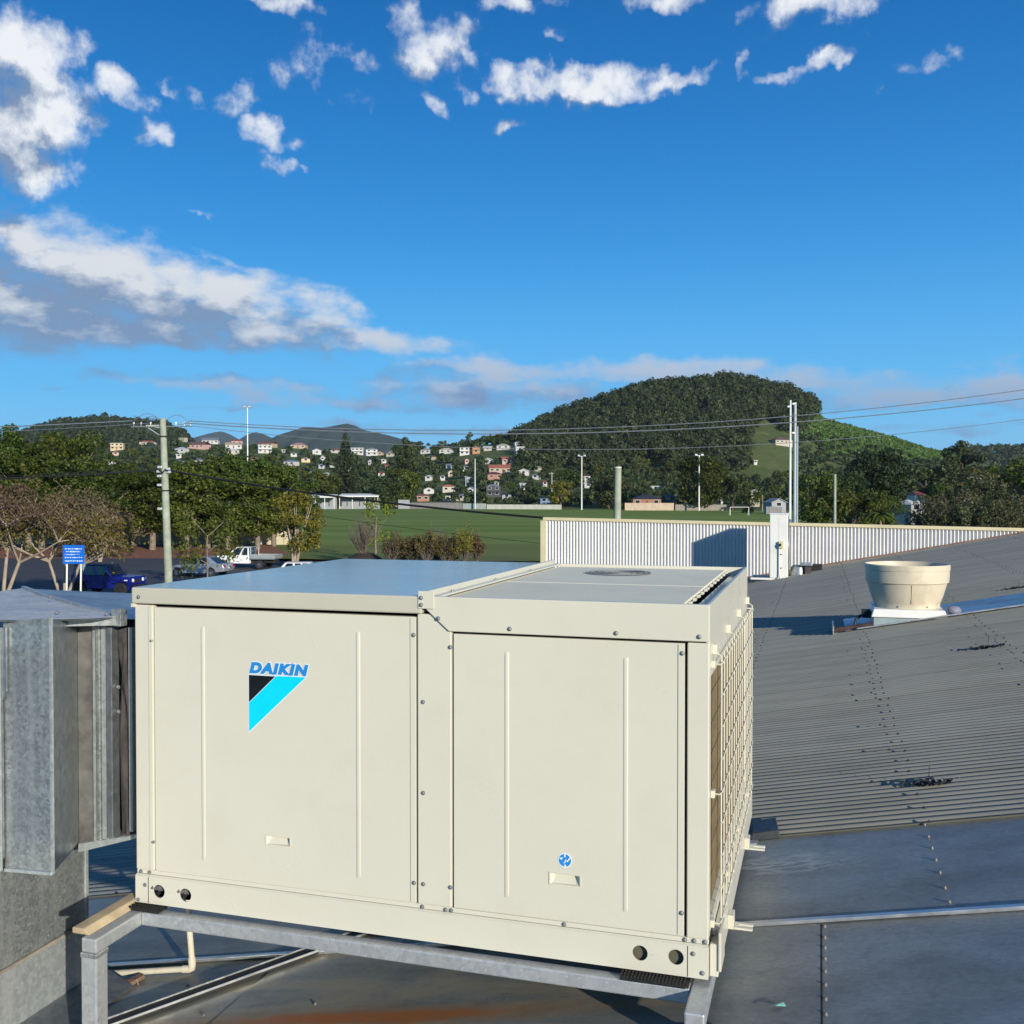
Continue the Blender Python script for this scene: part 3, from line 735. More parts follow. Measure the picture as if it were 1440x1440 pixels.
# round blue sticker with its white flow marks
mb = LB(); mb.prism([(-.4835 + .0255*math.cos(2*math.pi*i/28), .339 + .0255*math.sin(2*math.pi*i/28)) for i in range(28)], lambda a, b_, t: (a, t, b_), .0028, .0034)
stk = up('round_sticker', mb, M['white_print'], parent=dr)
mb = LB(); mb.prism([(-.4835 + .0215*math.cos(2*math.pi*i/28), .339 + .0215*math.sin(2*math.pi*i/28)) for i in range(28)], lambda a, b_, t: (a, t, b_), .0021, .0026)
up('sticker_disc', mb, M['blue_print'], parent=dr)
mb = LB()
for q in ([(-.505,.346),(-.490,.349),(-.494,.340)], [(-.486,.362),(-.481,.362),(-.481,.350),(-.486,.350)], [(-.478,.336),(-.466,.352),(-.463,.349),(-.474,.334)], [(-.488,.330),(-.480,.343),(-.477,.341),(-.485,.328)], [(-.4855,.318),(-.4795,.318),(-.4795,.325),(-.4855,.325)]):
    mb.prism(q, lambda a, b_, t: (a, t, b_), .0013, .0019)
up('sticker_marks', mb, M['white_print'], parent=dr)

# ---------------------------------------------------------------- steel frame under the unit
BT = -1.602                                    # top of the frame
fr = Thing('support_frame', 'galvanised steel box section frame carrying the cream packaged unit', 'steel frame', (-1.44, 3.3, BT - .05))
mb = MB(); mb.box(-2.478, -.392, 3.282, 3.332, BT - .05, BT); fr.part('cross_rail', mb, M['galv_beam'], bevel=.005)
mb = MB(); mb.box(-2.478, -.392, 5.02, 5.07, BT - .05, BT); fr.part('cross_rail', mb, M['galv_beam'], bevel=.005)
mb = MB(); mb.box(-2.544, -2.479, 3.03, 5.10, BT - .052, BT + .001); fr.part('side_rail', mb, M['galv_beam'], bevel=.006)
mb = MB(); mb.box(-.391, -.327, 3.128, 5.10, BT - .052, BT + .001); fr.part('side_rail', mb, M['galv_beam'], bevel=.006)
for (u0, u1, v0, v1) in ((-2.545, -2.478, 3.028, 3.092), (-.392, -.326, 3.126, 3.19), (-2.545, -2.478, 5.05, 5.1), (-.392, -.326, 5.05, 5.1)):
    mb = MB(); mb.box(u0, u1, v0, v1, rz(u0) + .012, BT - .054); fr.part('leg', mb, M['galv_beam'], bevel=.006)
    if u0 < -1 and v0 < 4:
        mb = MB(); mb.box(u0 - .002, u1 + .002, v0 - .002, v1 + .002, BT - .07, BT - .051); fr.part('weld_collar', mb, M['galv'], bevel=.004)
    mb = MB(); um = (u0 + u1) / 2
    slab(mb, u0 - .05, u1 + .05, v0 - .05, v1 + .05, .02, .006); fr.part('foot_plate', mb, M['galv_beam'])
def pad(u0, u1, v0, v1, label):
    t = Thing('rubber_pad', label, 'rubber pad', ((u0 + u1) / 2, (v0 + v1) / 2, BT), group='ribbed pads between unit and frame')
    mb = MB(); mb.box(u0, u1, v0, v1, BT + .0065, BT + .0105); t.part('pad_sheet', mb, M['rubber'])
    n = int((u1 - u0) / .0115); mb = MB()
    for i in range(n):
        for j in range(3):
            a = u0 + i * .0115; c = v0 + j * .018
            mb.box(a, a + .0065, c, c + .010, BT + .0012, BT + .0064); mb.box(a, a + .0065, c, c + .010, BT + .0106, BT + .0165)
    t.part('pad_studs', mb, M['rubber'], kind='stuff')
pad(-2.585, -2.40, 3.285, 3.40, 'black studded rubber pad under the left corner of the cream unit')
pad(-.62, -.395, 3.276, 3.36, 'black studded rubber pad under the right corner, below two round holes')
mb = MB(); mb.hexa([(-2.60,3.05,BT+.002),(-2.525,3.05,BT+.002),(-2.525,3.42,BT+.002),(-2.60,3.42,BT+.002)], [(-2.60,3.05,BT+.024),(-2.55,3.05,BT+.024),(-2.55,3.42,BT+.024),(-2.60,3.42,BT+.024)])
solo('timber_block', 'raw timber wedge lying on the left rail of the steel frame', 'timber', mb, M['timber'], (-2.56, 3.2, BT), bevel=.003)

# ---------------------------------------------------------------- ductwork on the left
du = Thing('air_duct', 'weathered galvanised sheet metal duct joined to the left side of the unit', 'duct', (-3.3, 3.6, rz(-3.3)))
def dpart(name, vs, fs, mt, **kw): return du.part(name, MB().add(vs, fs), mt, **kw)
def sheet_q(p, th, n):                         # a quad with real thickness; n = offset direction
    q = [tuple(Vector(a) - Vector(n) * th) for a in p]
    return MB().hexa(p, q)
zt, zb = -.455, -1.413
a0, a1 = (-2.945, 3.1), (-2.728, 3.1)          # front panel
b1 = (-2.905, 3.45)                            # where the transition panel ends
du.part('front_panel', sheet_q([(*a0, zb - .008), (*a1, zb), (*a1, zt - .005), (*a0, zt - .02)], .004, (0, -1, 0)), M['galv'])
mb = MB(); mb.bar((*a1, zb), (*a1, zt), .010, .010); du.part('corner_seam', mb, M['galv_pale'])
mb = MB(); mb.bar((a0[0], a0[1] - .003, zb - .008), (a1[0], a1[1] - .003, zb), .012, .014); du.part('bottom_seam', mb, M['galv_pale'], bevel=.003)
du.part('transition_panel', sheet_q([(*a1, zb), (*b1, zb - .01), (*b1, zt - .08), (*a1, zt - .005)], .004, (.35, .18, 0)), M['galv_lid'])
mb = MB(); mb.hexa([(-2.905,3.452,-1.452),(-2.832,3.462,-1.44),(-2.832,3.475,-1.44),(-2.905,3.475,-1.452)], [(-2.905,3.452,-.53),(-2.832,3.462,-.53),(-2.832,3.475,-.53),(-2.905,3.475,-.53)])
du.part('recessed_panel', mb, mat('dark_galvanised', (.17,.165,.15), .6, metal=.4, var=.35, scale=12, dirt=(.07,.06,.05), dirt_amt=.7, dscale=5))  # coloured darker and browner than the duct sheets around it
fl = None
for (u0, u1, dv, mt) in ((-2.829, -2.806, .0, 'galv_pale'), (-2.803, -2.785, -.012, 'galv'), (-2.783, -2.752, -.004, 'galv_pale'), (-2.750, -2.722, -.016, 'galv_lid')):
    mb = MB(); mb.box(u0, u1, 3.445 + dv, 3.475, -1.415 + (u0 + 2.83) * .3, -.532); du.part('flange_strip', mb, M[mt], bevel=.003)
mb = MB(); vs = []
for i in range(9):
    t = i / 8; z = -1.40 + .85 * t
    for j in range(6):
        s_ = j / 5; vs.append((-2.721 + .056 * s_, 3.478 + .012 * math.sin(s_ * 6 + i * 1.3) + .010 * math.cos(i * 2.1 + j), z + .02 * s_))
mb.add(vs, [(i*6 + j, i*6 + j + 1, i*6 + j + 7, i*6 + j + 6) for i in range(8) for j in range(5)])
can = du.part('canvas_connector', mb, M['canvas'], smooth=True, angle=80)
mb = MB(); mb.tube([(-2.690, 3.462, -.60), (-2.694, 3.458, -.75), (-2.708, 3.46, -.95), (-2.703, 3.463, -1.25)], .0022, 5); du.part('split_seam', mb, M['gap'], parent=can)
mb = MB(); mb.box(-2.664, -2.645, 3.455, 3.475, -1.365, -.535); du.part('end_flange', mb, M['galv_pale'], bevel=.003)
mb = MB(); mb.box(-2.6445, -2.538, 3.50, 4.95, -1.35, -.54); du.part('spigot', mb, M['galv_lid'])
# the underside that tapers up towards the unit, and the hidden rest of the box
dpart('tapered_base', [(*a1, zb), (*b1, zb - .02), (-2.66, 3.46, -1.385), (-2.60, 3.47, -1.365), (-2.60, 4.9, -1.365), (-4.0, 4.9, zb), (-4.0, 3.1, zb)], [(0, 1, 2, 3, 4, 5, 6)], M['galv'])
du.part('base_edge', MB().hexa([(-2.905,3.448,-1.470),(-2.60,3.452,-1.378),(-2.60,3.462,-1.378),(-2.905,3.458,-1.470)], [(-2.905,3.448,-1.435),(-2.60,3.452,-1.366),(-2.60,3.462,-1.366),(-2.905,3.458,-1.435)]), M['galv_pale'])
mb = MB(); mb.box(-4.0, -2.95, 3.15, 4.9, zb + .01, -.60); du.part('inner_box', mb, M['galv'])
# the piece at the very left: a standing flange with a cut bracket
mb = MB(); mb.box(-3.06, -2.962, 3.06, 3.095, -1.50, -.475); du.part('left_panel', mb, M['galv_pale'], bevel=.003)
mb = MB(); mb.prism([(-2.961,-1.37),(-2.942,-1.37),(-2.942,-.78),(-2.922,-.74),(-2.922,-.50),(-2.961,-.50)], lambda a, b_, t: (a, t, b_), 3.085, 3.094); du.part('cut_bracket', mb, M['galv_lid'])
mb = MB(); mb.bar((-2.951, 3.078, -1.42), (-2.951, 3.078, -.50), .016, .012); du.part('standing_seam', mb, M['galv_pale'])
# lid: two sloped sheets, creased along a raised fold
Lf = [(-3.25, 2.96, -.405), (-2.93, 3.035, -.468), (-2.70, 3.30, -.483), (-2.655, 3.43, -.487)]
Fd = [(-4.25, 4.62, -.522), (-3.55, 4.0, -.490), (-3.05, 3.66, -.490), (-2.67, 3.44, -.497)]
Bk = [(-4.7, 4.95, -.565), (-4.0, 4.97, -.57), (-3.2, 4.95, -.57), (-2.54, 4.93, -.565)]
mid = [(-4.2, 3.3, -.42), (-3.4, 3.3, -.425), (-2.96, 3.26, -.462), (-2.672, 3.435, -.484)]
mb = MB(); mb.add(Fd + Lf, [(0,1,5,4),(1,2,6,5),(2,3,7,6)]); mb.add([(x, y, z - .004) for x, y, z in Fd + Lf], [(0,4,5,1),(1,5,6,2),(2,6,7,3)])
lid = du.part('lid_sheet', mb, M['lid_matte'], label='pale galvanised lid sheet sagging along its front edge')
mb = MB(); mb.add(Bk + [(x, y + .012, z - .004) for x, y, z in Fd] + [(-2.54, 3.52, -.51)], [(0,1,5,4),(1,2,6,5),(2,3,8,7,6)])
du.part('lid_sheet', mb, M['galv_lid'])
mb = MB()
for p, q in zip(Fd[:-1], Fd[1:]): mb.bar((p[0], p[1], p[2] + .005), (q[0], q[1], q[2] + .005), .022, .014)
du.part('lid_fold', mb, M['galv_pale'], kind='stuff')
mb = MB(); mb.hexa([(-2.90,3.285,-.520),(-2.675,3.392,-.520),(-2.675,3.40,-.520),(-2.90,3.292,-.520)], [(-2.90,3.28,-.488),(-2.675,3.388,-.484),(-2.675,3.398,-.484),(-2.90,3.29,-.488)])
du.part('lid_lip', mb, M['galv_pale'])
mb = MB(); mb.box(-2.70, -2.655, 3.40, 3.44, -.525, -.455); du.part('fold_tab', mb, M['galv'], bevel=.002)
for p in ((-2.90, 3.33, -.472), (-2.72, 3.40, -.478), (-3.3, 3.75, -.462)): du.clone('roof_screw', rscrew, p)
for z in (-.78, -.88): du.clone('roof_screw', rscrew, (-2.712, 3.458, z), rot=(R(90), 0, 0))
# riser below, with its curb flashing
ri = Thing('duct_riser', 'galvanised duct riser dropping through the roof, shadow of the frame on it', 'duct', (-3.5, 3.0, rz(-3.5)))
mb = MB(); mb.box(-4.1, -3.06, 1.9, 3.68, -1.873, zb - .025); ri.part('riser_box', mb, M['galv'])
mb = MB(); mb.bar((-3.06, 3.678, -2.0), (-3.06, 3.678, zb - .02), .014, .014); ri.part('corner_seam', mb, M['galv_pale'])
mb = MB(); mb.hexa([(-3.08,1.8,rz(-3.06)-.05),(-3.045,1.8,rz(-3.06)-.05),(-3.045,3.70,rz(-3.06)-.05),(-3.08,3.70,rz(-3.06)-.05)], [(-3.08,1.8,-1.875),(-3.052,1.8,-1.875),(-3.052,3.70,-1.875),(-3.08,3.70,-1.875)])
ri.part('curb', mb, M['galv_pale'])
mb = MB(); mb.bar((-3.050, 1.8, -1.868), (-3.050, 3.70, -1.868), .010, .012); ri.part('sealant_bead', mb, mat('old_sealant', (.27,.24,.19), .8, var=.35, scale=14))
mb = MB(); mb.hexa([(-3.044,1.8,-2.12),(-2.90,1.8,rz(-2.90)+.02),(-2.90,3.78,rz(-2.90)+.02),(-3.044,3.78,-2.12)], [(-3.044,1.8,-2.115),(-2.90,1.8,rz(-2.90)+.024),(-2.90,3.78,rz(-2.90)+.024),(-3.044,3.78,-2.115)])
ri.part('skirt_flashing', mb, M['galv_lid'])

# ---------------------------------------------------------------- small things lying on the roof
mb = MB(); zr = rz(-2.69) + .022
mb.tube([(-2.675, 3.87, -1.66), (-2.684, 3.885, -1.9), (-2.69, 3.915, zr + .05)], .0135, 12)
pv = Thing('drain_pipe', 'cream plastic drain pipe dropping under the unit and running left', 'pipe', (-2.69, 3.93, zr - .02))
pv.part('down_pipe', mb, M['pvc'], smooth=True)
mb = MB(); mb.tube([(-2.69, 3.915, zr + .055), (-2.69, 3.917, zr + .025), (-2.694, 3.92, zr + .006), (-2.705, 3.92, zr), (-2.74, 3.921, zr - .006)], .0168, 12); pv.part('elbow', mb, M['pvc'], smooth=True)
mb = MB(); mb.tube([(-2.735, 3.921, zr - .005), (-3.2, 3.925, rz(-3.2) + .024), (-3.7, 3.93, rz(-3.7) + .024)], .0135, 12); pv.part('run_pipe', mb, M['pvc'], smooth=True)
an = Thing('aluminium_angle', 'black strip with a bright aluminium edge lying diagonally under the unit', 'metal strip', (-2.4, 3.75, rz(-2.4)))
p, q = (-3.0, 3.165, rz(-3.0)), (-1.75, 4.44, rz(-1.75))
nx, ny = .714, -.70
def along(o, h): return [(a[0] + nx*o, a[1] + ny*o, a[2] + h + nx*o*RS) for a in (p, q)]
mb = MB(); A0, A1, B0, B1 = along(-.032, .014), along(.030, .014), along(-.032, .034), along(.030, .034)
mb.hexa([A0[0], A1[0], A1[1], A0[1]], [B0[0], B1[0], B1[1], B0[1]]); an.part('strip_body', mb, M['dark_steel'])
mb = MB(); A0, A1, B0, B1 = along(.0302, .025), along(.035, .025), along(.0302, .0345), along(.035, .0345)
mb.hexa([A0[0], A1[0], A1[1], A0[1]], [B0[0], B1[0], B1[1], B0[1]]); an.part('bright_edge', mb, M['alu'])
mb = MB(); A0, A1, B0, B1 = along(-.040, .012), along(-.033, .012), along(-.040, .040), along(-.033, .040)
mb.hexa([A0[0], A1[0], A1[1], A0[1]], [B0[0], B1[0], B1[1], B0[1]]); an.part('back_edge', mb, M['galv'])
pk = Thing('timber_batten', 'weathered brown batten with bent nails lying beside the frame leg', 'timber', (-2.95, 3.75, rz(-2.95)))
mb = MB(); mb.bar((-3.02, 3.50, rz(-3.02) + .022), (-2.93, 3.885, rz(-2.93) + .022), .035, .018); pk.part('batten', mb, M['old_timber'], bevel=.002)
for t in (.35, .6, .85):
    x, y = -3.02 + .09*t + .02, 3.50 + .385*t; mb = MB(); mb.tube([(x - .012, y, rz(x) + .03), (x + .01, y - .004, rz(x) + .034), (x + .016, y, rz(x) + .010)], .0022, 5); pk.part('nail', mb, M['screw'])
mb = MB(); mb.hexa([(-.310,5.045,rz(-.31)+.016),(-.168,5.06,rz(-.168)+.016),(-.196,5.30,rz(-.196)+.022),(-.312,5.27,rz(-.312)+.022)], [(-.300,5.06,rz(-.30)+.050),(-.180,5.075,rz(-.18)+.052),(-.200,5.285,rz(-.2)+.052),(-.305,5.26,rz(-.3)+.05)])
solo('folded_flashing', 'small dark folded flashing piece behind the back corner of the unit', 'flashing', mb, mat('dark_folded_sheet', (.045,.05,.052), .5, metal=.4, var=.3, scale=10), (-.24, 5.17, rz(-.24)), bevel=.003)
def scrap(u, v, L, label, ang=0.0, seed=0):
    rn = random.Random(seed); t = Thing('plastic_scrap', label, 'litter', (u, v, rz(u)))
    mb = MB(); n = 10; vs = []
    for i in range(n + 1):
        uu = u - L*.45 + L*.9*i/n; w = .035 * (1 - abs(i/n - .45)*1.7 + .25*rn.random()) + .006
        for j in range(4):
            vs.append((uu + rn.uniform(-.008,.008), v + (j-1.5)*w*.8 + ang*(uu-u) + rn.uniform(-.006,.006), rz(uu) + .022 + rn.random()*.026))
    mb.add(vs, [(i*4+j, i*4+j+1, i*4+j+5, i*4+j+4) for i in range(n) for j in range(3)]); t.part('crumpled_strip', mb, M['dark_steel'])
    for i in range(7):
        uu = u + L*(-.2 + .8*i/6); mb = MB(); c = (uu, v + ang*(uu-u) + rn.uniform(-.02,.02), rz(uu) + .045)
        mb.lathe([(.001,-.006),(.007,0),(.001,.006)], 5, c); t.part('shiny_fleck', mb, M['alu'])
    mb = MB(); mb.tube([(u - L*.75, v + .02, rz(u - L*.75) + .024), (u - L*.6, v + .035, rz(u-L*.6) + .05), (u - L*.5, v, rz(u-L*.5) + .028), (u - L*.3, v + .01, rz(u-L*.3) + .05), (u, v, rz(u) + .04)], .006, 5); t.part('loose_tail', mb, M['dark_steel'])
    mb = MB(); mb.tube([(u - .02, v, rz(u) + .04), (u - .018, v, rz(u) + .12)], .0016, 4); t.part('upright_wire', mb, M['dark_steel'])
scrap(.58, 5.69, .21, 'crumpled dark plastic scrap with shiny flecks on the near ribbed roof', -.02, 4)
scrap(1.46, 9.76, .26, 'crumpled dark scrap lying further up the roof below the round vent', -.05, 9)
scrap(2.42, 13.95, .28, 'small dark scrap far up the roof at the right of the vent', -.03, 12)
mb = MB(); c = (-.122, 3.364, rz(-.122) + .012)
mb.add([(c[0]-.028,c[1]-.008,c[2]),(c[0]-.006,c[1]-.012,c[2]+.010),(c[0]+.03,c[1]+.008,c[2]+.004),(c[0]+.022,c[1]+.016,c[2]+.014),(c[0]-.01,c[1]+.010,c[2]+.004)], [(0,1,4),(1,3,4),(1,2,3)])
solo('wrapper_scrap', 'tiny teal and white wrapper scrap on the flat roof sheet', 'litter', mb, mat('teal_wrapper', (.16,.36,.33), .35, var=.4, scale=60), c)

# ---------------------------------------------------------------- the round roof vent
VU, VV = .985, 12.60
ve = Thing('roof_vent', 'cream round bowl shaped exhaust vent on a square base on the roof', 'roof vent', (VU, VV, rz(VU)))
def vlathe(name, prof, mt, n=48, parent=None, smooth=True, **kw):
    mb = MB(); mb.lathe(prof, n, (VU, VV, 0), **kw); return ve.part(name, mb, mt, parent=parent, smooth=smooth, angle=28)
bowl = vlathe('bowl', [(.352,-1.298),(.360,-1.298),(.363,-1.250),(.368,-1.240),(.395,-1.17),(.425,-1.06),(.438,-1.015),(.456,-1.005),(.462,-.93),(.463,-.868),(.468,-.866),(.470,-.838),(.470,-.812),(.462,-.800),(.452,-.803),(.445,-.9),(.44,-1.0),(.41,-1.08),(.35,-1.24)], M['fibre'], 56)
vlathe('inner_shroud', [(.34,-1.29),(.36,-1.10),(.395,-.93),(.40,-.87)], M['vent_dark'], 40, bowl)
vlathe('fan_hub', [(.0,-.86),(.09,-.875),(.11,-.95),(.11,-1.0)], M['vent_dark'], 24)
for i in range(3):
    t = 2 * math.pi * i / 3 + .4; mb = MB(); mb.bar((VU + .08*math.cos(t), VV + .08*math.sin(t), -.90), (VU + .445*math.cos(t), VV + .445*math.sin(t), -.855), .03, .008); ve.part('spider_arm', mb, M['fibre'])
for i in range(7):
    t = 2 * math.pi * i / 7 - 1.9; mb = MB(); mb.lathe([(.010,0),(.010,.005),(.004,.007)], 8, cap1=True)
    o = ve.part('vent_bolt', MB().lathe([(.011,0),(.011,.004),(.005,.007)], 8, (VU, VV, rz(VU)), cap1=True), M['screw'], parent=bowl)
    o.location = (.3625*math.cos(t), .3625*math.sin(t), -1.272 - rz(VU)); o.rotation_euler = (0, R(90), t)
mb = MB(); mb.box(VU - .0015, VU + .0015, VV - .4335, VV - .431, -1.22, -1.03); seam = ve.part('mould_seam', MB().bar((VU+.02, VV-.374, -1.24), (VU+.02, VV-.4385, -1.02), .003, .003), M['vent_dark'], parent=bowl)
q = .405; q2 = .365
mb = MB(); mb.hexa([(VU-q,VV-q,-1.392),(VU+q,VV-q,-1.392),(VU+q,VV+q,-1.392),(VU-q,VV+q,-1.392)], [(VU-q2-.012,VV-q2-.012,-1.300),(VU+q2+.012,VV-q2-.012,-1.300),(VU+q2+.012,VV+q2+.012,-1.300),(VU-q2-.012,VV+q2+.012,-1.300)])
ve.part('base_plate', mb, M['white_paint'], bevel=.01)
mb = MB(); e = .375
mb.hexa([(VU-e,VV-e,rz(VU-e)),(VU+e,VV-e,rz(VU+e)),(VU+e,VV+e,rz(VU+e)),(VU-e,VV+e,rz(VU-e))], [(VU-e,VV-e,-1.394),(VU+e,VV-e,-1.394),(VU+e,VV+e,-1.394),(VU-e,VV+e,-1.394)])
ve.part('curb', mb, M['curb'])
mb = MB(); mb.box(VU-.50, VU-.40, VV-.28, VV-.12, -1.42, -1.33); jb = ve.part('junction_box', mb, M['dark_steel'], bevel=.008)
mb = MB(); mb.tube([(VU-.48,VV-.2,-1.38),(VU-.56,VV-.24,-1.44),(VU-.585,VV-.28,-1.52),(VU-.60,VV-.30,rz(VU-.6)+.02)], .016, 8); ve.part('flexible_conduit', mb, M['cable'], smooth=True)
# long flashing tray that runs up the slope from the vent
tr = Thing('flashing_tray', 'long blue grey flashing tray running up the roof from the round vent', 'flashing', (2.4, 12.7, rz(2.4)))
mb = MB(); slab(mb, .30, 7.3, 12.14, 13.28, .040, .006); tr.part('tray_sheet', mb, M['galv_lid'])
mb = MB(); slab(mb, .42, 7.3, 12.10, 12.139, .058, .016); tr.part('tray_edge', mb, M['alu'], bevel=.004)
mb = MB(); slab(mb, .16, .42, 12.10, 12.55, .030, .006); mb2 = MB(); slab(mb2, .16, .175, 12.1, 12.7, .12, .10)
tr.part('tray_end', mb2, M['galv'], bevel=.003)
mb = MB(); slab(mb, .176, .60, 12.17, 12.21, .085, .05); tr.part('rusty_stop', mb, mat('rusty_stop', (.055,.03,.022), .8, var=.5, scale=14), bevel=.003)
mb = MB(); mb.box(VU+.40, VU+.56, VV-.36, VV-.25, rz(VU+.45)+.04, rz(VU+.45)+.11)
solo('sealant_can', 'grey purple lump of sealant at the right foot of the vent', 'sealant', MB().lathe([(.0,.0),(.075,.01),(.085,.045),(.06,.08),(.0,.09)], 14, (VU+.47, VV-.31, rz(VU+.47)+.036)), mat('grey_sealant', (.22,.22,.27), .7, var=.2, scale=20), (VU+.47, VV-.31, rz(VU+.47)), smooth=True, angle=80)

# ---------------------------------------------------------------- the white outdoor unit against the parapet
CU0, CU1, CV0, CV1 = -.985, -.615, 22.12, 23.02
ca = Thing('outdoor_condenser', 'tall white outdoor condenser standing end-on against the white parapet', 'outdoor unit', (-.8, 22.5, rz(-.8)))
zc0, zc1 = -1.765, -.395
mb = MB(); mb.box(CU0, CU1, CV0, CV1, zc0, zc1 - .03); ca.part('casing', mb, M['white_paint'], bevel=.012)
mb = MB(); mb.box(CU0 - .006, CU1 + .006, CV0 - .006, CV1 + .006, zc1 - .0295, zc1); ca.part('top_lid', mb, M['white_paint'], bevel=.01)
mb = MB(); mb.box((CU0+CU1)/2 - .002, (CU0+CU1)/2 + .002, CV0 - .0015, CV0, zc0 + .02, zc1 - .1); ca.part('panel_joint', mb, M['galv'])
for z in (-.75, -1.38):
    t = Thing.part
    mb = MB(); mb.add([(CU1 + .004, CV0 + .45 + .30*math.cos(2*math.pi*i/24), z + .30*math.sin(2*math.pi*i/24)) for i in range(24)], [tuple(range(24))]); ca.part('fan_grille', mb, M['vent_dark'])
sb = ca.part('isolator_switch', MB().box(-.80, -.71, CV0 - .07, CV0 - .002, -1.13, -.985), M['cap_cream'], bevel=.006)
ca.part('switch_knob', MB().box(-.785, -.748, CV0 - .10, CV0 - .071, -1.085, -1.03), M['gap'], parent=sb)
mb = MB(); mb.tube([(-.79, CV0 - .03, -1.13), (-.79, CV0 - .03, -1.60), (-.775, CV0 - .05, -1.72), (-.73, CV0 - .14, -1.82)], .013, 8); ca.part('conduit', mb, M['white_paint'], smooth=True)
for z in (-1.26, -1.55): ca.part('conduit_clip', MB().box(-.80, -.735, CV0 - .02, CV0 - .002, z - .008, z + .008), M['dark_steel'])
bs = Thing('condenser_rails', 'pair of white mounting rails on blocks under the tall white condenser', 'mounting rails', (-.8, 22.4, rz(-.8)))
for v in (CV0 + .02, CV1 - .12):
    mb = MB(); mb.box(-1.38, -.44, v, v + .05, zc0 - .045, zc0 - .002); bs.part('rail', mb, M['white_paint'], bevel=.004)
    for u in (-1.36, -.52): bs.part('block', MB().hexa([(u,v,rz(u)+.015),(u+.06,v,rz(u+.06)+.015),(u+.06,v+.05,rz(u+.06)+.015),(u,v+.05,rz(u)+.015)], [(u,v,zc0-.046),(u+.06,v,zc0-.046),(u+.06,v+.05,zc0-.046),(u,v+.05,zc0-.046)]), M['rubber'])
cw = Thing('vent_cowl', 'small grey flue cowl with a white saucer base beside the tall condenser', 'flue cowl', (-.27, 22.5, rz(-.27)))
mb = MB(); mb.lathe([(.23,-1.755),(.25,-1.742),(.15,-1.72),(.0,-1.715)], 24, (-.32, 22.3, 0), cap0=True); cw.part('saucer', mb, M['white_paint'], smooth=True)
mb = MB(); mb.lathe([(.16,-1.72),(.155,-1.55),(.12,-1.50)], 20, (-.40, 22.45, 0), cap1=True); cw.part('stub', mb, M['galv'], smooth=True)
mb = MB(); mb.box(-.34, -.12, 22.2, 22.5, -1.50, -1.44); cw.part('hood', mb, M['alu'], bevel=.01)
mb = MB(); mb.box(-.27, -.14, 22.26, 22.45, -1.715, -1.505); cw.part('throat', mb, M['vent_dark'])
mb = MB(); mb.box(-.19, .08, 22.7, 22.95, rz(-.05) + .0, rz(-.05) + .16); cw.part('dark_block', mb, M['rubber'])

# ---------------------------------------------------------------- the land
def A_(px): return (px - 720) / 1425.0
def E_(py): return (695.6 - py) / 1425.0
def ridge(pts):
    xs = np.array([A_(p[0]) for p in pts]); es = np.array([E_(p[1]) for p in pts])
    return lambda a: np.interp(a, xs, es)
def sstep(x): x = np.clip(x, 0, 1); return x * x * (3 - 2 * x)
_rn = np.random.RandomState(5)
_wav = [(_rn.uniform(.004, .03), _rn.uniform(0, 6.28), _rn.uniform(0, 6.28)) for _ in range(14)]
def wobble(x, y):
    s = 0
    for f, t, p in _wav: s = s + np.sin((x * math.cos(t) + y * math.sin(t)) * f + p) * (.012 / f) ** .6
    return s / 6.0
LAY = [  # ridge line, its distance, where its slope starts, depth behind
 (ridge([(-900,672),(-300,650),(0,640),(140,634),(200,628),(260,621),(300,624),(340,625),(430,631),(520,641),(600,636),(660,627),(735,621),(800,638),(900,655),(960,664),(1100,670),(1200,668),(1440,667),(2200,685)]), 850.0, lambda a: np.interp(a, [-.5, -.2, .17, .5], [520, 485, 408, 360]), 600.0, .8),
 (ridge([(660,694),(700,680),(725,645),(737,617),(760,601),(800,585),(850,569),(900,553),(950,546),(1010,542),(1060,544),(1100,556),(1138,571),(1156,592),(1200,604),(1250,617),(1300,633),(1345,644),(1400,656),(1440,664),(1700,690)]), 1000.0, lambda a: 590.0 + 0*a, 450.0, 5.0),
 (ridge([(-400,660),(-100,626),(30,616),(60,606),(90,599),(120,596),(150,595),(200,598),(236,603),(256,610),(280,640),(320,690)]), 1650.0, lambda a: 1050.0 + 0*a, 500.0, 6.0),
 (ridge([(1240,694),(1310,650),(1340,640),(1370,638),(1400,636),(1440,637),(1600,632),(1800,660),(2000,690)]), 1900.0, lambda a: 1250.0 + 0*a, 500.0, 5.0),
]
def terr(a, Y):
    a = np.asarray(a, float); Y = np.asarray(Y, float); z = np.zeros(np.broadcast(a, Y).shape) - .03
    fade = sstep((.95 - np.abs(a)) / .25)
    for rf, Rr, st, back, rough in LAY:
        h = np.maximum(rf(a) * Rr + EYE, 0.0); b = st(a)
        t = np.clip((Y - b) / (Rr - b), 0, 1)
        prof = np.where(Y <= Rr, .45 * t + .55 * sstep(t), 1 - sstep((Y - Rr) / back))
        zz = h * prof + rough * wobble(a * Y, Y) * np.clip(prof * 3, 0, 1) * np.where(Y < Rr, np.sin(np.pi * np.clip(t, 0, 1)), 0) * (h > 2)
        z = np.maximum(z, zz * fade - .03)
    return z
_ga = np.linspace(-.96, .96, 481); _gy = np.arange(240, 2520, 8.0); _gz = None
def tz(x, y):
    """height of the land, read from a fine table"""
    global _gz
    if _gz is None: _gz = terr(_ga[None, :], _gy[:, None])
    u = min(max((x / y + .96) / .004, 0), 479.999); v = min(max((y - 240) / 8.0, 0), len(_gy) - 1.001); i, j = int(u), int(v); u -= i; v -= j
    return float((_gz[j, i] * (1-u) + _gz[j, i+1] * u) * (1-v) + (_gz[j+1, i] * (1-u) + _gz[j+1, i+1] * u) * v)
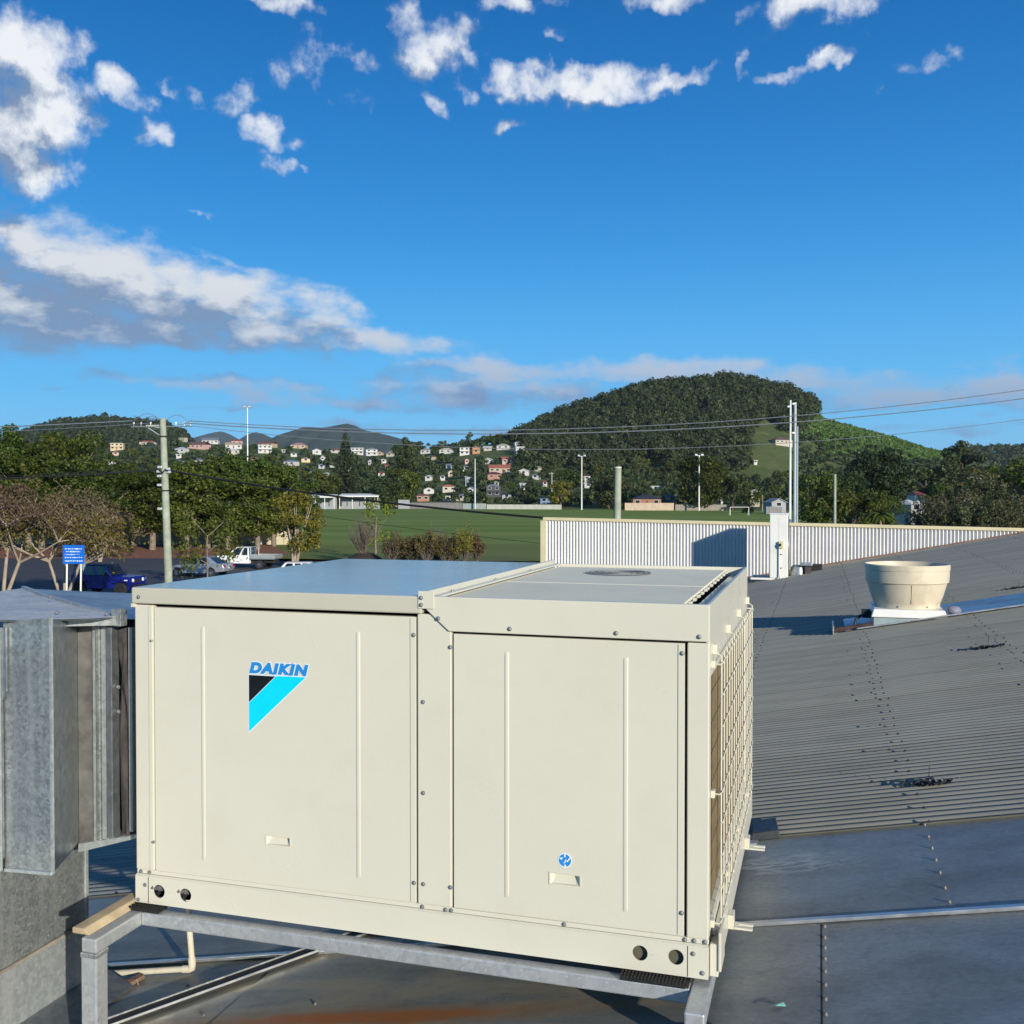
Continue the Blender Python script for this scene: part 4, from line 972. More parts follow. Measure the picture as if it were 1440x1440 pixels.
def hit(px, py, y0=300.0, y1=2400.0):
    """distance at which the line of sight through a picture point first meets the land"""
    a, e = A_(px), E_(py); Y = np.arange(y0, y1, 2.0)
    zz = terr(a, Y); ok = np.nonzero(zz >= EYE + e * Y)[0]
    return float(Y[ok[0]]) if len(ok) else None

def np_mesh(name, V, F, mats, smooth=False):
    me = bpy.data.meshes.new(name); nf, k_ = F.shape
    me.vertices.add(len(V)); me.vertices.foreach_set('co', np.ascontiguousarray(V, np.float32).ravel())
    me.loops.add(nf * k_); me.loops.foreach_set('vertex_index', np.ascontiguousarray(F, np.int32).ravel())
    me.polygons.add(nf); me.polygons.foreach_set('loop_start', np.arange(0, nf * k_, k_, dtype=np.int32))
    me.polygons.foreach_set('use_smooth', np.full(nf, smooth))
    me.update(calc_edges=True); me.materials.append(mats); return me

def groundmat(name, c0, c1, c2, s=.02, fine=.6, rough=.95):
    m, k, b = newmat(name)
    co = k.new('ShaderNodeTexCoord').outputs['Object']
    col = k.mix(k.mapr(k.noise(co, s, 6, .6, .5), .38, .62), rgba(c0), rgba(c1))
    col = k.mix(k.math('MULTIPLY', k.mapr(k.noise(co, s * 4.3, 6, .65), .5, .7), .7), col, rgba(c2))
    col = k.vec('SCALE', col, scale=k.mapr(k.noise(co, fine, 5, .7), .25, .75, .7, 1.3, smooth=False))
    k.put(b.inputs['Base Color'], col); b.inputs['Roughness'].default_value = rough; b.inputs['Specular IOR Level'].default_value = .2
    return m
M['land'] = groundmat('hill_grass', (.092,.122,.034), (.068,.095,.028), (.17,.155,.07), .02, .25)
M['mount'] = groundmat('mountain_forest', (.030,.045,.024), (.042,.058,.030), (.022,.034,.02), .004, .03)
M['plain'] = groundmat('plain_grass', (.060,.085,.030), (.05,.075,.026), (.10,.10,.045), .05, .8)
mb = MB(); Rg = 14000
o = link('ground', MB().add([(-Rg,-Rg,-.06),(Rg,-Rg,-.06),(Rg,Rg,-.06),(-Rg,Rg,-.06)], [(0,1,2,3)]).mesh('ground', M['plain'])); tag(o, kind='structure')
aa = np.linspace(-.95, .95, 381); yy = np.concatenate([np.arange(300, 1100, 8), np.arange(1100, 2500, 16)])
Ag, Yg = np.meshgrid(aa, yy); Zg = terr(Ag, Yg)
V = np.stack([Ag * Yg, Yg, Zg], -1).reshape(-1, 3); n1 = len(aa)
I = (np.arange(len(yy) - 1)[:, None] * n1 + np.arange(n1 - 1)[None]).ravel()
F = np.stack([I, I + 1, I + n1 + 1, I + n1], 1)
tag(link('terrain', np_mesh('terrain', V, F, M['land'], True)), kind='structure')

def mountain(pts, Y, depth, seed):
    rn = np.random.RandomState(seed)
    xs = np.linspace(A_(pts[0][0]), A_(pts[-1][0]), 160); e = np.interp(xs, [A_(p[0]) for p in pts], [E_(p[1]) for p in pts])
    h = e * Y + EYE; rows = np.linspace(-1, 1, 41); X, T = np.meshgrid(xs, rows)
    H = np.maximum(h, 0)[None] * (1 - np.abs(T) ** 1.25)
    n = sum(np.sin(X * f_ * 6.28 + T * g_ + p_) / (1 + i) for i, (f_, g_, p_) in enumerate(zip(rn.uniform(8, 60, 9), rn.uniform(-14, 14, 9), rn.uniform(0, 6, 9))))
    H = H + n * .035 * np.maximum(h, 0)[None] * np.sin(np.pi * (1 - np.abs(T))) - 3
    V = np.stack([X * Y, Y + T * depth, H], -1).reshape(-1, 3); n1 = 160
    I = (np.arange(40)[:, None] * n1 + np.arange(n1 - 1)[None]).ravel()
    tag(link('mountain', np_mesh('mountain', V, np.stack([I, I + 1, I + n1 + 1, I + n1], 1), M['mount'], True)), kind='structure')
mountain([(-250,694),(-100,668),(60,650),(200,633),(262,622),(286,613),(300,608),(312,606),(325,611),(341,620),(365,628),(420,650),(480,690)], 9500, 2200, 1)
mountain([(280,694),(320,650),(338,621),(350,610),(360,607),(369,609),(382,615),(400,614),(420,610),(440,612),(480,640),(540,690)], 7600, 1500, 2)
mountain([(330,694),(350,660),(372,628),(392,611),(410,606),(424,601),(436,599.5),(446,601),(460,600),(476,597),(488,595),(500,598),(512,604),(525,607),(545,611),(566,617),(600,632),(640,655),(700,690)], 6000, 1400, 3)

# ---------------------------------------------------------------- the flat ground in front of the hills
def sheet_obj(name, poly, z, mt, **kw):
    o = link(name, MB().add([(x, y, z) for x, y in poly], [tuple(range(len(poly)))]).mesh(name, mt)); return tag(o, kind='structure')
def fieldmat():
    m, k, b = newmat('mown_grass')
    co = k.new('ShaderNodeTexCoord').outputs['Object']; x, y, z = k.sep(co)
    n = k.noise(k.vec('MULTIPLY', co, (.35, 1, 1)), .03, 6, .6, .6); n2 = k.noise(k.vec('MULTIPLY', co, (.3, 1, 1)), .16, 5, .6)
    col = k.mix(k.mapr(n, .36, .64), (.160,.225,.032,1), (.205,.255,.048,1))
    col = k.mix(k.math('MULTIPLY', k.mapr(n2, .52, .72), .55), col, (.17,.19,.058,1))
    st = k.math('SINE', k.math('MULTIPLY_ADD', y, .24, k.math('MULTIPLY', n, 3.0)))
    col = k.vec('SCALE', col, scale=k.math('MULTIPLY_ADD', st, .10, 1.0))
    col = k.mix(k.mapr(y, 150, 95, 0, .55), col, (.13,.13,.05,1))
    k.put(b.inputs['Base Color'], col); b.inputs['Roughness'].default_value = .9; b.inputs['Specular IOR Level'].default_value = .15
    return m
M['field'] = fieldmat()
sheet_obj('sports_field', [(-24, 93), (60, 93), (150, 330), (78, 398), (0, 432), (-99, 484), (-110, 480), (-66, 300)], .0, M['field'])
M['asphalt'] = mat('asphalt', (.050,.052,.056), .82, var=.18, scale=.25, bump=.0, dirt=(.085,.085,.085), dirt_amt=.5, dscale=.35, rvar=.1)
M['mulch'] = mat('red_mulch', (.26,.095,.045), .95, var=.45, scale=2.0, dirt=(.12,.055,.03), dirt_amt=.7, dscale=1.2)
sheet_obj('car_park', [(-75, 30), (-6, 30), (-6, 92), (-19, 96), (-24, 97), (-75, 97)], .0, M['asphalt'])
sheet_obj('mulch_bed', [(-75, 97), (-24, 97), (-22.5, 103), (-30, 125), (-75, 125)], .004, M['mulch'])
mb = MB(); mb.lathe([(1.9,0),(1.5,.45),(.8,.85),(.0,1.0)], 18, (-13.2, 90.5, 0)); o = solo('mulch_heap', 'dark heap of mulch beside the small bare tree', 'mulch heap', mb, mat('dark_mulch', (.035,.024,.02), .95, var=.4, scale=3), (-13.2, 90.5, 0), roof=False, smooth=True)

# ---------------------------------------------------------------- trees
def cards(C, N, size, rn, jitter=.55):
    """leaf clump faces at points C with outward directions N"""
    n = len(C)
    d = N + rn.normal(0, jitter, (n, 3)); d /= np.linalg.norm(d, axis=1)[:, None] + 1e-9
    r = rn.normal(0, 1, (n, 3)); t = np.cross(d, r); t /= np.linalg.norm(t, axis=1)[:, None] + 1e-9; b = np.cross(d, t)
    s = (size * rn.uniform(.6, 1.35, n))[:, None]; s2 = s * rn.uniform(.45, .8, n)[:, None]
    k = rn.uniform(-.35, .35, (n, 1)) * s
    P = np.stack([C - t*s - b*s2*.4, C + b*s2*-.9 + t*k, C + t*s + b*s2*.2, C + b*s2 - t*k*.5 + d*s*.25], 1)
    return P.reshape(-1, 3), np.arange(n * 4).reshape(-1, 4)
def ball(rn, n):
    v = rn.normal(0, 1, (n, 3)); return v / np.linalg.norm(v, axis=1)[:, None]
def crown_pts(rn, centers, radii, per, flat=.8, under=.55):
    Cs, Ns = [], []
    for c, r in zip(centers, radii):
        n = int(per * r * r); v = ball(rn, n); v = v[(v[:, 2] > -.35) | (rn.rand(n) < under)]
        rr = r * (1 - .45 * rn.rand(len(v)) ** 2.2)
        Cs.append(np.array(c) + v * rr[:, None] * np.array([1, 1, flat])); Ns.append(v)
    return np.concatenate(Cs), np.concatenate(Ns)
def limbs(mb, base, tips, r0, rn, fork=.35, n=7):
    base = Vector(base)
    for t in tips:
        t = Vector(t); m = base.lerp(t, .5) + Vector((rn.uniform(-.3, .3), rn.uniform(-.3, .3), rn.uniform(0, .5))) * fork
        mb.tube([base, base.lerp(m, .6), m, t], [r0, r0*.8, r0*.55, r0*.15], n)
def tree(name, label, cat, crown_fn, trunk_fn, leaf, bark, group=None, seed=0):
    """an Empty at the foot with a trunk and a crown"""
    rn = np.random.RandomState(seed); t = Thing(name, label, cat, (0, 0, 0), False, group)
    mb = MB(); trunk_fn(mb, rn); 
    if mb.v: t.part('trunk', mb, bark, smooth=True, angle=80)
    V, F = crown_fn(rn); link('crown', np_mesh('crown', V, F, leaf), t.e)
    return t.e
def put(root, x, y, z=0.0, s=1.0, rot=0.0, sz=None, label=None, first=set()):
    if root.name in first: r = copy_tree(root)
    else: r = root; first.add(root.name)
    r.location = (x, y, z); r.scale = (s, s, sz if sz else s); r.rotation_euler = (0, 0, rot)
    if label: r['label'] = label
    return r
def put_px(root, px, base_py, Y, top_py, H, **kw):
    """stand a tree of built height H so that it reaches from its foot to the given top"""
    x = A_(px) * Y; zb = EYE + E_(base_py) * Y if base_py else tz(x, Y)
    s = (EYE + E_(top_py) * Y - zb) / H
    return put(root, x, Y, zb, kw.pop('w', s), sz=s, **kw)

L_dark = leafmat('dark_green_leaves', (.022,.044,.007), (.068,.104,.013), (.14,.17,.026))
L_mid = leafmat('mid_green_leaves', (.034,.060,.009), (.082,.115,.017), (.165,.19,.036))
L_yel = leafmat('yellow_green_leaves', (.11,.12,.014), (.21,.19,.026), (.32,.27,.045))
L_lime = leafmat('lime_leaves', (.10,.16,.014), (.20,.27,.02), (.30,.33,.04))
L_brown = leafmat('brown_olive_leaves', (.12,.080,.048), (.165,.112,.068), (.17,.145,.045), trans=.25)
L_shrub = leafmat('dry_shrub_leaves', (.070,.055,.022), (.13,.095,.034), (.19,.12,.035), trans=.25, hue=.10)
L_grey = leafmat('grey_olive_leaves', (.040,.048,.016), (.092,.098,.038), (.18,.175,.090), trans=.25)
L_gum = leafmat('gum_leaves', (.028,.046,.015), (.070,.094,.028), (.13,.15,.050), trans=.25)
L_forest = leafmat('hill_forest_leaves', (.024,.042,.013), (.046,.070,.022), (.078,.102,.033), trans=.15)
L_pine = leafmat('pine_needles', (.014,.026,.009), (.034,.052,.016), (.060,.080,.026), trans=.15)
L_ban = leafmat('banana_leaves', (.065,.115,.022), (.115,.175,.036), (.18,.225,.060), trans=.3)
L_twig = mat('bare_twigs', (.13,.105,.085), .9, var=.3, scale=2)

def dense_crown(rx, h0, h1, nc, per, size, pointed=0.0):
    def f(rn):
        cs, rs = [], []
        for i in range(int(nc * .66)):
            t = rn.rand() ** .85; z = h0 + (h1 - h0) * t
            w = math.sin(math.pi * min(1, .12 + .88 * (1 - t) ** (.65 + pointed))) ** .7 if pointed < .5 else (1 - t) ** .8 + .05
            w = max(w, .12); an = rn.uniform(0, 6.283); rad = rx * w * math.sqrt(rn.uniform(.15, 1)) * .86
            cs.append((rad * math.cos(an), rad * math.sin(an), z)); rs.append(rn.uniform(.15, .38) * rx * (1 if pointed < .5 else .75))
        cs.append((0, 0, h1 - .25 * rx)); rs.append(.26 * rx)
        C, N = crown_pts(rn, cs, rs, per); return cards(C, N, size, rn)
    return f
def simple_trunk(h, r, nb=5, spread=2.0):
    def f(mb, rn):
        mb.tube([(0, 0, -.3), (rn.uniform(-.1, .1), rn.uniform(-.1, .1), h * .35), (rn.uniform(-.2, .2), rn.uniform(-.2, .2), h * .8)], [r * 1.25, r, r * .5], 8)
        for i in range(nb):
            an = 6.283 * i / nb + rn.uniform(-.4, .4); z = h * rn.uniform(.25, .6)
            limbs(mb, (0, 0, z), [(spread * math.cos(an), spread * math.sin(an), z + h * rn.uniform(.2, .4))], r * .5, rn)
    return f

# -- the row of big dark trees behind the car park
GR = 'dark green trees in the row behind the car park'
dense = [tree('dense_tree', 'dense dark green tree in the row behind the car park', 'tree', dense_crown(5.0, 2.9, 12.0, 62, 125, .20), simple_trunk(11, .32, 7, 3.0), L_dark, M['bark'], GR, 21 + i) for i in range(3)]
densem = tree('dense_tree', 'mid green bushy tree in the row behind the car park', 'tree', dense_crown(5.0, 2.7, 11.5, 64, 125, .20), simple_trunk(10, .30, 7, 3.0), L_mid, M['bark'], GR, 31)
conif = tree('conifer_tree', 'pointed dark conifer rising above the row at the far left', 'tree', dense_crown(4.2, 1.2, 14.0, 60, 130, .20, 1.0), simple_trunk(13, .3, 6, 1.6), L_dark, M['bark'], GR, 41)
put_px(conif, 12, 773, 112, 599, 14.0, rot=.4, w=1.05)
rowt = [(-48,612,106,0,'dense dark green tree at the far left end of the row'),(58,614,106,1,'dense dark green tree right of the pointed conifer'),(98,610,111,2,'tallest rounded dark green tree behind the umbrella trees'),
        (186,658,108,0,'lower dark green tree left of the timber power pole'),(236,652,112,1,'dark green tree directly behind the timber power pole'),(146,664,103,0,'dark green tree in front between the two taller ones'),
        (40,640,102,2,'dark green tree at the foot of the pointed conifer'),(108,650,101,1,'low dark green tree above the blue sign'),(214,664,104,2,'low dark green tree behind the blue four wheel drive')]
for px, top, Y, i, lab in rowt: put_px(dense[i], px, 695.6 + 8690 / (Y + 8), Y + 8, top, 12.3, rot=px * .7, w=.95, label=lab)
for px, top, Y, lab in ((292,648,108,'mid green bushy tree behind the sapling'),(338,644,110,'mid green bushy tree above the white tray truck'),(385,656,113,'mid green bushy tree left of the yellow green tree'),(262,660,104,'small mid green tree right of the power pole'),(320,672,105,'low mid green tree behind the white tray truck'),(362,676,106,'low mid green tree at the end of the mulch bed'),(408,676,118,'mid green tree half hidden behind the yellow green tree')):
    put_px(densem, px, 695.6 + 8690 / (Y + 7), Y + 7, top, 11.9, rot=px * .9, w=.85, label=lab)

# -- the two spreading trees by the blue sign
def umbrella(name, label, x, y, seed, flip):
    rn = np.random.RandomState(seed); t = Thing(name, label, 'tree', (x, y, 0), False, 'spreading brown trees by the blue sign')
    mb = MB(); tips = []
    stems = [(-.75 * flip, 0, 1.9), (.15, .2, 2.3), (.95 * flip, -.1, 1.8)]
    for sx, sy, sz in stems:
        p1 = Vector((sx, sy, sz)); mb.tube([(sx * .08, sy * .1, -.2), (sx * .35, sy * .3, sz * .45), p1], [.11, .085, .068], 8)
        for j in range(5):
            an = rn.uniform(0, 6.283); d = Vector((math.cos(an) * rn.uniform(.8, 2.0) + sx * 1.1, math.sin(an) * rn.uniform(.6, 1.8), rn.uniform(.7, 1.5)))
            p2 = p1 + d; mb.tube([p1, p1.lerp(p2, .5) + Vector((0, 0, -.12)), p2], [.055, .038, .024], 6)
            for q in range(5):
                an = rn.uniform(0, 6.283); p3 = p2 + Vector((math.cos(an) * rn.uniform(.4, 1.3), math.sin(an) * rn.uniform(.4, 1.2), rn.uniform(.1, .8)))
                mb.tube([p2, p2.lerp(p3, .5) + Vector((0, 0, .08)), p3], [.026, .018, .010], 4); tips.append(p3)
                for w in range(4):
                    p4 = p3 + Vector((rn.uniform(-.6, .6), rn.uniform(-.6, .6), rn.uniform(-.05, .5))); mb.tube([p3, p4], [.011, .005], 3); tips.append(p4)
    rr_ = max(math.hypot(p.x, p.y) for p in tips)
    mb.v = [(x, y_, z * (1.16 - .30 * min(1, (x*x + y_*y_) / rr_**2))) for x, y_, z in mb.v]; tips = [Vector((p.x, p.y, p.z * (1.16 - .30 * min(1, (p.x**2 + p.y**2) / rr_**2)))) for p in tips]
    t.part('trunk', mb, M['bark_pale'], smooth=True, angle=80)
    P = np.array([tuple(p) for p in tips]); rep = P[rn.randint(0, len(P), 9000)] + rn.normal(0, .25, (9000, 3)) * np.array([1, 1, .7])
    V, F = cards(rep, ball(rn, len(rep)), .062, rn, .9); link('crown', np_mesh('crown', V, F, L_brown), t.e)
    P2 = P[P[:, 2] < np.percentile(P[:, 2], 40)]
    rep = P2[rn.randint(0, len(P2), 2600)] + rn.normal(0, .24, (2600, 3)); V, F = cards(rep, ball(rn, len(rep)), .065, rn, .9)
    link('leafy_patch', np_mesh('leafy_patch', V, F, L_yel), t.e)
    return t.e
e = umbrella('umbrella_tree', 'spreading brown tree with forked pale trunks left of the blue sign', A_(88) * 52, 52, 3, 1); e.scale = (.95, .95, 1.22)
e = umbrella('umbrella_tree', 'spreading brown tree cut by the left edge of the picture', A_(2) * 51, 51, 8, -1); e.scale = (1.15, 1.0, 1.22)
e = umbrella('umbrella_tree', 'smaller brown spreading tree on the mulch bed behind the blue four wheel drive', A_(140) * 92, 92, 14, 1); e.scale = (.8, .8, .85)

# -- single trees round the car park
def multi_crown(rn):
    cs, rs = [], []
    for i in range(46):
        an = rn.uniform(0, 6.283); t = rn.rand(); z = 1.4 + 4.2 * t; rad = 2.3 * math.sin(math.pi * (.16 + .74 * t)) * math.sqrt(rn.rand())
        cs.append((rad * math.cos(an), rad * math.sin(an), z)); rs.append(rn.uniform(.35, .62))
    C, N = crown_pts(rn, cs, rs, 420, .8); return cards(C, N, .105, rn, .8)
def multi_trunk(mb, rn):
    for i in range(9):
        an = 6.283 * i / 9 + rn.uniform(-.3, .3); r = rn.uniform(.5, 1.7); z = rn.uniform(3.2, 5.2)
        mb.tube([(.1*math.cos(an), .1*math.sin(an), -.2), (.35*r*math.cos(an), .35*r*math.sin(an), z*.4), (.7*r*math.cos(an), .7*r*math.sin(an), z*.72), (r*math.cos(an), r*math.sin(an), z)], [.11, .085, .055, .018], 6)
e = tree('paperbark_tree', 'yellow green tree with many pale stems beside the parked white cars', 'tree', multi_crown, multi_trunk, L_yel, M['bark_pale'], None, 51)
put(e, A_(414) * 84, 84, 0, 1.12, 1.0, sz=1.10)
def sap_crown(rn):
    pts = np.concatenate([rn.normal(0, .36, (95, 3)) + c for c in ((-1.7,0,4.6),(-1.2,.1,3.6),(-1.9,0,2.6),(-.9,0,2.1),(.9,0,3.4),(1.6,.2,4.4),(2.0,0,3.3),(1.2,0,2.4),(.2,.2,4.0),(1.9,-.2,2.4),(-1.6,.2,1.7))])
    return cards(pts, ball(rn, len(pts)), .13, rn, .9)
def sap_trunk(mb, rn):
    mb.tube([(0,0,-.1),(.03,0,1.4),(-.02,0,2.9),(.02,0,3.4)], [.075,.065,.05,.045], 7)
    for q in ([(.02,0,3.4),(-.8,0,4.2),(-1.6,0,5.1)], [(.02,0,3.4),(.7,.1,3.9),(1.5,.2,4.6)], [(0,0,2.3),(.5,0,2.7),(1.4,0,2.9),(2.1,0,3.4)], [(0,0,1.6),(-.6,0,1.9),(-1.6,.1,2.2)], [(-.8,0,4.2),(-1.3,0,3.9),(-1.9,0,4.3)]):
        mb.tube(q, [.04,.028,.018,.01][:len(q)], 5)
e = tree('sapling_tree', 'thin young tree with sparse leaves in front of the silver sedan', 'tree', sap_crown, sap_trunk, L_mid, M['bark'], None, 61)
put(e, A_(291) * 66, 66, 0, .86, 0, sz=1.0)
def twig_thing(name, label, x, y, rx, h, n, seed, leaf=None, nleaf=0, size=.06, base=.8, bark=None, group=None, up=1.0):
    rn = np.random.RandomState(seed); t = Thing(name, label, 'tree' if h > 3 else 'shrub', (x, y, 0), False, group); mb = MB(); tips = []
    mb.tube([(0,0,-.1),(0,0,base)], [.07*h/3, .055*h/3], 6)
    for i in range(n):
        an = rn.uniform(0, 6.283); r = rx * math.sqrt(rn.rand()); z = base + (h - base) * (rn.uniform(.35, 1)) * (1 - .35 * (r / rx) ** 2)
        p = Vector((r*math.cos(an), r*math.sin(an), z)); b = Vector((0, 0, base * rn.uniform(.3, 1)))
        m = b.lerp(p, .5) + Vector((0, 0, -.12 * up)); mb.tube([b, m, p], [.028, .018, .006], 4); tips.append(p)
        for w in range(4):
            c = m.lerp(p, rn.uniform(.2, 1)); q = c + Vector((rn.uniform(-.35, .35)*rx*.5, rn.uniform(-.35, .35)*rx*.5, rn.uniform(.05, .45))); mb.tube([c, q], [.010, .004], 3); tips.append(q)
    t.part('trunk', mb, bark or L_twig, smooth=True, angle=80)
    if leaf is not None:
        P = np.array([tuple(p) for p in tips]); rep = P[rn.randint(0, len(P), nleaf)] + rn.normal(0, .13, (nleaf, 3))
        V, F = cards(rep, ball(rn, nleaf), size, rn, .9); link('crown', np_mesh('crown', V, F, leaf), t.e)
    return t.e
twig_thing('bare_tree', 'small bare grey tree with a round twiggy crown beside the field', A_(510) * 90, 90, 1.5, 4.6, 120, 71, base=1.5)
e = tree('lime_tree', 'bright lime green tree behind the small bare tree', 'tree', dense_crown(2.0, 1.0, 5.2, 26, 190, .11), simple_trunk(4.5, .09, 4, 1.0), L_lime, M['bark'], None, 72)
put(e, A_(529) * 95, 95, 0, 1.15, .5, sz=1.12)
sg = 'dry shrubs along the near edge of the field'
for i, (px, Y, rx, h, lf, lab) in enumerate([(552,88,.9,2.9,L_brown,'red brown dry shrub right of the lime green tree'),(566,89,.8,2.3,L_lime,'low lime green shrub at the left end of the shrub row'),(583,88,1.1,2.6,L_shrub,'olive shrub between the red brown one and the bare stems'),
    (600,87,1.1,3.2,L_shrub,'tall twiggy brown shrub with bare tips in the shrub row'),(614,89,1.0,2.8,L_brown,'brown shrub in the middle of the shrub row'),(628,87,1.0,2.6,L_shrub,'dense brown shrub right of the tall twiggy one'),(641,90,.9,2.5,L_brown,'low brown shrub left of the golden upright one'),
    (653,87,.75,3.5,L_yel,'upright golden shrub with pale stems near the end of the row'),(668,88,.8,2.7,L_shrub,'rusty orange shrub at the right end of the shrub row'),(590,93,.9,2.4,L_grey,'grey olive shrub behind the shrub row'),(637,94,.9,2.3,L_grey,'grey green shrub behind the brown shrubs')]):
    twig_thing('dry_shrub', lab, A_(px) * Y, Y, rx, h, 46, 80 + i, lf, 1500, .085, .35, group=sg)
for i, (px, Y, h) in enumerate([(606,92,4.3),(612,91,3.9),(671,91,3.4),(622,93,3.7)]):
    twig_thing('bare_sapling', ('tallest thin bare stems rising out of the middle of the shrub row', 'thin bare stems just right of the tallest ones in the shrub row', 'thin bare stems past the right end of the shrub row', 'thin bare stems left of the golden upright shrub')[i], A_(px) * Y, Y, .5, h, 14, 95 + i, base=.6, group='bare stems in the shrub row')
# low green bushes and pale garden wall under the dark trees
BL = ['yellowish rounded bush directly right of the blue sign', 'green bush second to the right of the blue sign', 'green bush above the windscreen of the blue four wheel drive', 'small green bush above the bonnet of the blue four wheel drive',
      'green bush left of the blue sign on the mulch bed', 'green bush at the far left of the mulch bed', 'small green bush between the power pole and the sapling', 'small green bush behind the white tray truck', 'yellowish bush partly behind the blue sign']
for i, (px, Y, s, lf) in enumerate([(120,99,1.1,L_yel),(136,100,1.2,L_mid),(158,99.5,1.0,L_mid),(178,100,.8,L_mid),(48,99,1.1,L_mid),(22,100,1.0,L_mid),(268,100,.8,L_mid),(345,100,.8,L_mid),(86,100,.9,L_yel)]):
    e = tree('garden_bush', 'low rounded green bush on the red mulch bed under the dark trees', 'bush', dense_crown(1.3, .2, 2.0, 16, 200, .10), lambda mb, rn: None, lf, M['bark'], 'low bushes on the mulch bed', 120 + i)
    e.location = (A_(px) * Y, Y, 0); e.scale = (s, s, s); e['label'] = BL[i]
gw = Thing('garden_wall', 'cream garden wall glimpsed between the trunks behind the mulch bed', 'wall', (-40, 124, 0), False)
M['cream_wall'] = mat('cream_block', (.56,.49,.33), .85, var=.18, scale=.4)
rn_ = random.Random(4)
for i in range(22):
    x = -27 - i * 1.9; h = rn_.uniform(1.6, 2.5); o = gw.part('wall_block', MB().box(-.93, .93, -.2, .2, -.1, h), M['cream_wall'], bevel=.05); o.location = (x + 40, rn_.uniform(-.2, .2), 0)

# ---------------------------------------------------------------- far trees (individuals)
def far_crown(rx, h0, h1, nc, per, size):
    return dense_crown(rx, h0, h1, nc, per, size)
TG = 'trees among the houses on the far slope'
far = [tree('slope_tree', 'rounded dark green tree among the houses on the far slope', 'tree', far_crown(4.6, .5, 8.5, 24, 46, .42), simple_trunk(6, .25, 3, 1.6), L_gum, M['bark_dark'], TG, 201 + i) for i in range(3)]
far += [tree('slope_tree', 'mid green tree among the houses on the far slope', 'tree', far_crown(4.2, .5, 7.5, 22, 46, .42), simple_trunk(5, .22, 3, 1.5), L_mid, M['bark_dark'], TG, 211 + i) for i in range(2)]
far += [tree('slope_tree', 'olive green bushy tree among the houses on the far slope', 'tree', far_crown(4.0, .4, 6.0, 20, 46, .42), simple_trunk(4, .2, 3, 1.4), L_grey, M['bark_dark'], TG, 221)]
far += [tree('slope_tree', 'yellowish tree among the houses on the far slope', 'tree', far_crown(3.2, .4, 5.0, 16, 46, .40), simple_trunk(3.5, .2, 3, 1.2), L_yel, M['bark_dark'], TG, 231)]
def gum_crown(rn):
    cs, rs = [], []
    for i in range(13):
        an = rn.uniform(0, 6.283); r = rn.uniform(.6, 4.2); cs.append((r*math.cos(an), r*math.sin(an), rn.uniform(6.0, 11.5) - r * .35)); rs.append(rn.uniform(1.0, 1.8))
    C, N = crown_pts(rn, cs, rs, 34, .7); return cards(C, N, .45, rn)
def gum_trunk(mb, rn):
    mb.tube([(0,0,-.5),(.2,0,4),(.1,0,8)], [.35,.28,.12], 6)
    for i in range(6):
        an = rn.uniform(0, 6.283); mb.tube([(.15,0,rn.uniform(3,6)),(2*math.cos(an),2*math.sin(an),rn.uniform(7,9.5))], [.16,.05], 5)
GG = 'gum trees along the ridge behind the houses'
gum = [tree('gum_tree', 'dark open crowned gum tree on the skyline behind the houses', 'tree', gum_crown, gum_trunk, L_gum, M['bark'], GG, 241 + i) for i in range(3)]
def tier_crown(H, rx, tiers, per, size, droop=.08):
    def f(rn):
        Cs, Ns = [], []
        for i in range(tiers):
            t = i / (tiers - 1); z = H * (.10 + .88 * t); r = rx * (1 - t) ** .75 + .25
            nb = max(5, int(9 * (1 - t)) + 4)
            for b in range(nb):
                an = 6.283 * (b + rn.rand() * .4) / nb + i; n = max(4, int(per * r)); s = rn.rand(n) ** .7
                P = np.stack([np.cos(an) * s * r, np.sin(an) * s * r, z - droop * s * r + .25 * s * s], 1) + rn.normal(0, .16 * rx / 4, (n, 3)); Cs.append(P)
                Ns.append(np.tile([.3*math.cos(an), .3*math.sin(an), .9], (n, 1)))
        return cards(np.concatenate(Cs), np.concatenate(Ns), size, rn, .6)
    return f
pine = tree('norfolk_pine', 'tall tiered norfolk pine standing above the white pavilions', 'tree', tier_crown(25, 5.5, 22, 9, .42), simple_trunk(28, .35, 2, .5), L_pine, M['bark_dark'], None, 251)
put(pine, A_(486) * 500, 500, tz(A_(486) * 500, 500) - .2, 1.22, sz=(EYE + E_(608) * 500) / 25.0)

# ---------------------------------------------------------------- houses
def hmat(name, c, rough=.7): 
    if name not in M: M[name] = mat(name, c, rough, var=.12, scale=.5, dirt=tuple(x * .6 for x in c), dirt_amt=.3, dscale=.4)
    return M[name]
RC = dict(white=(.60,.60,.58), grey=(.20,.22,.24), dark=(.035,.035,.04), blue=(.13,.19,.26), red=(.30,.075,.04), terracotta=(.36,.13,.07), maroon=(.12,.03,.03), brown=(.17,.09,.06), pink=(.42,.24,.20), tan=(.42,.33,.22), green=(.38,.40,.26), pale=(.55,.54,.50), cream=(.60,.54,.40), orange=(.42,.19,.08))
WC = dict(white=(.54,.53,.50), cream=(.46,.42,.33), pink=(.55,.36,.30), brick=(.33,.17,.11), grey=(.30,.31,.32), dark=(.06,.06,.065), yellow=(.60,.48,.28), orange=(.48,.25,.13), tan=(.46,.36,.25), blue=(.22,.33,.48), beige=(.55,.44,.33))
HOUSES = []; HLAB = []
USED = set()
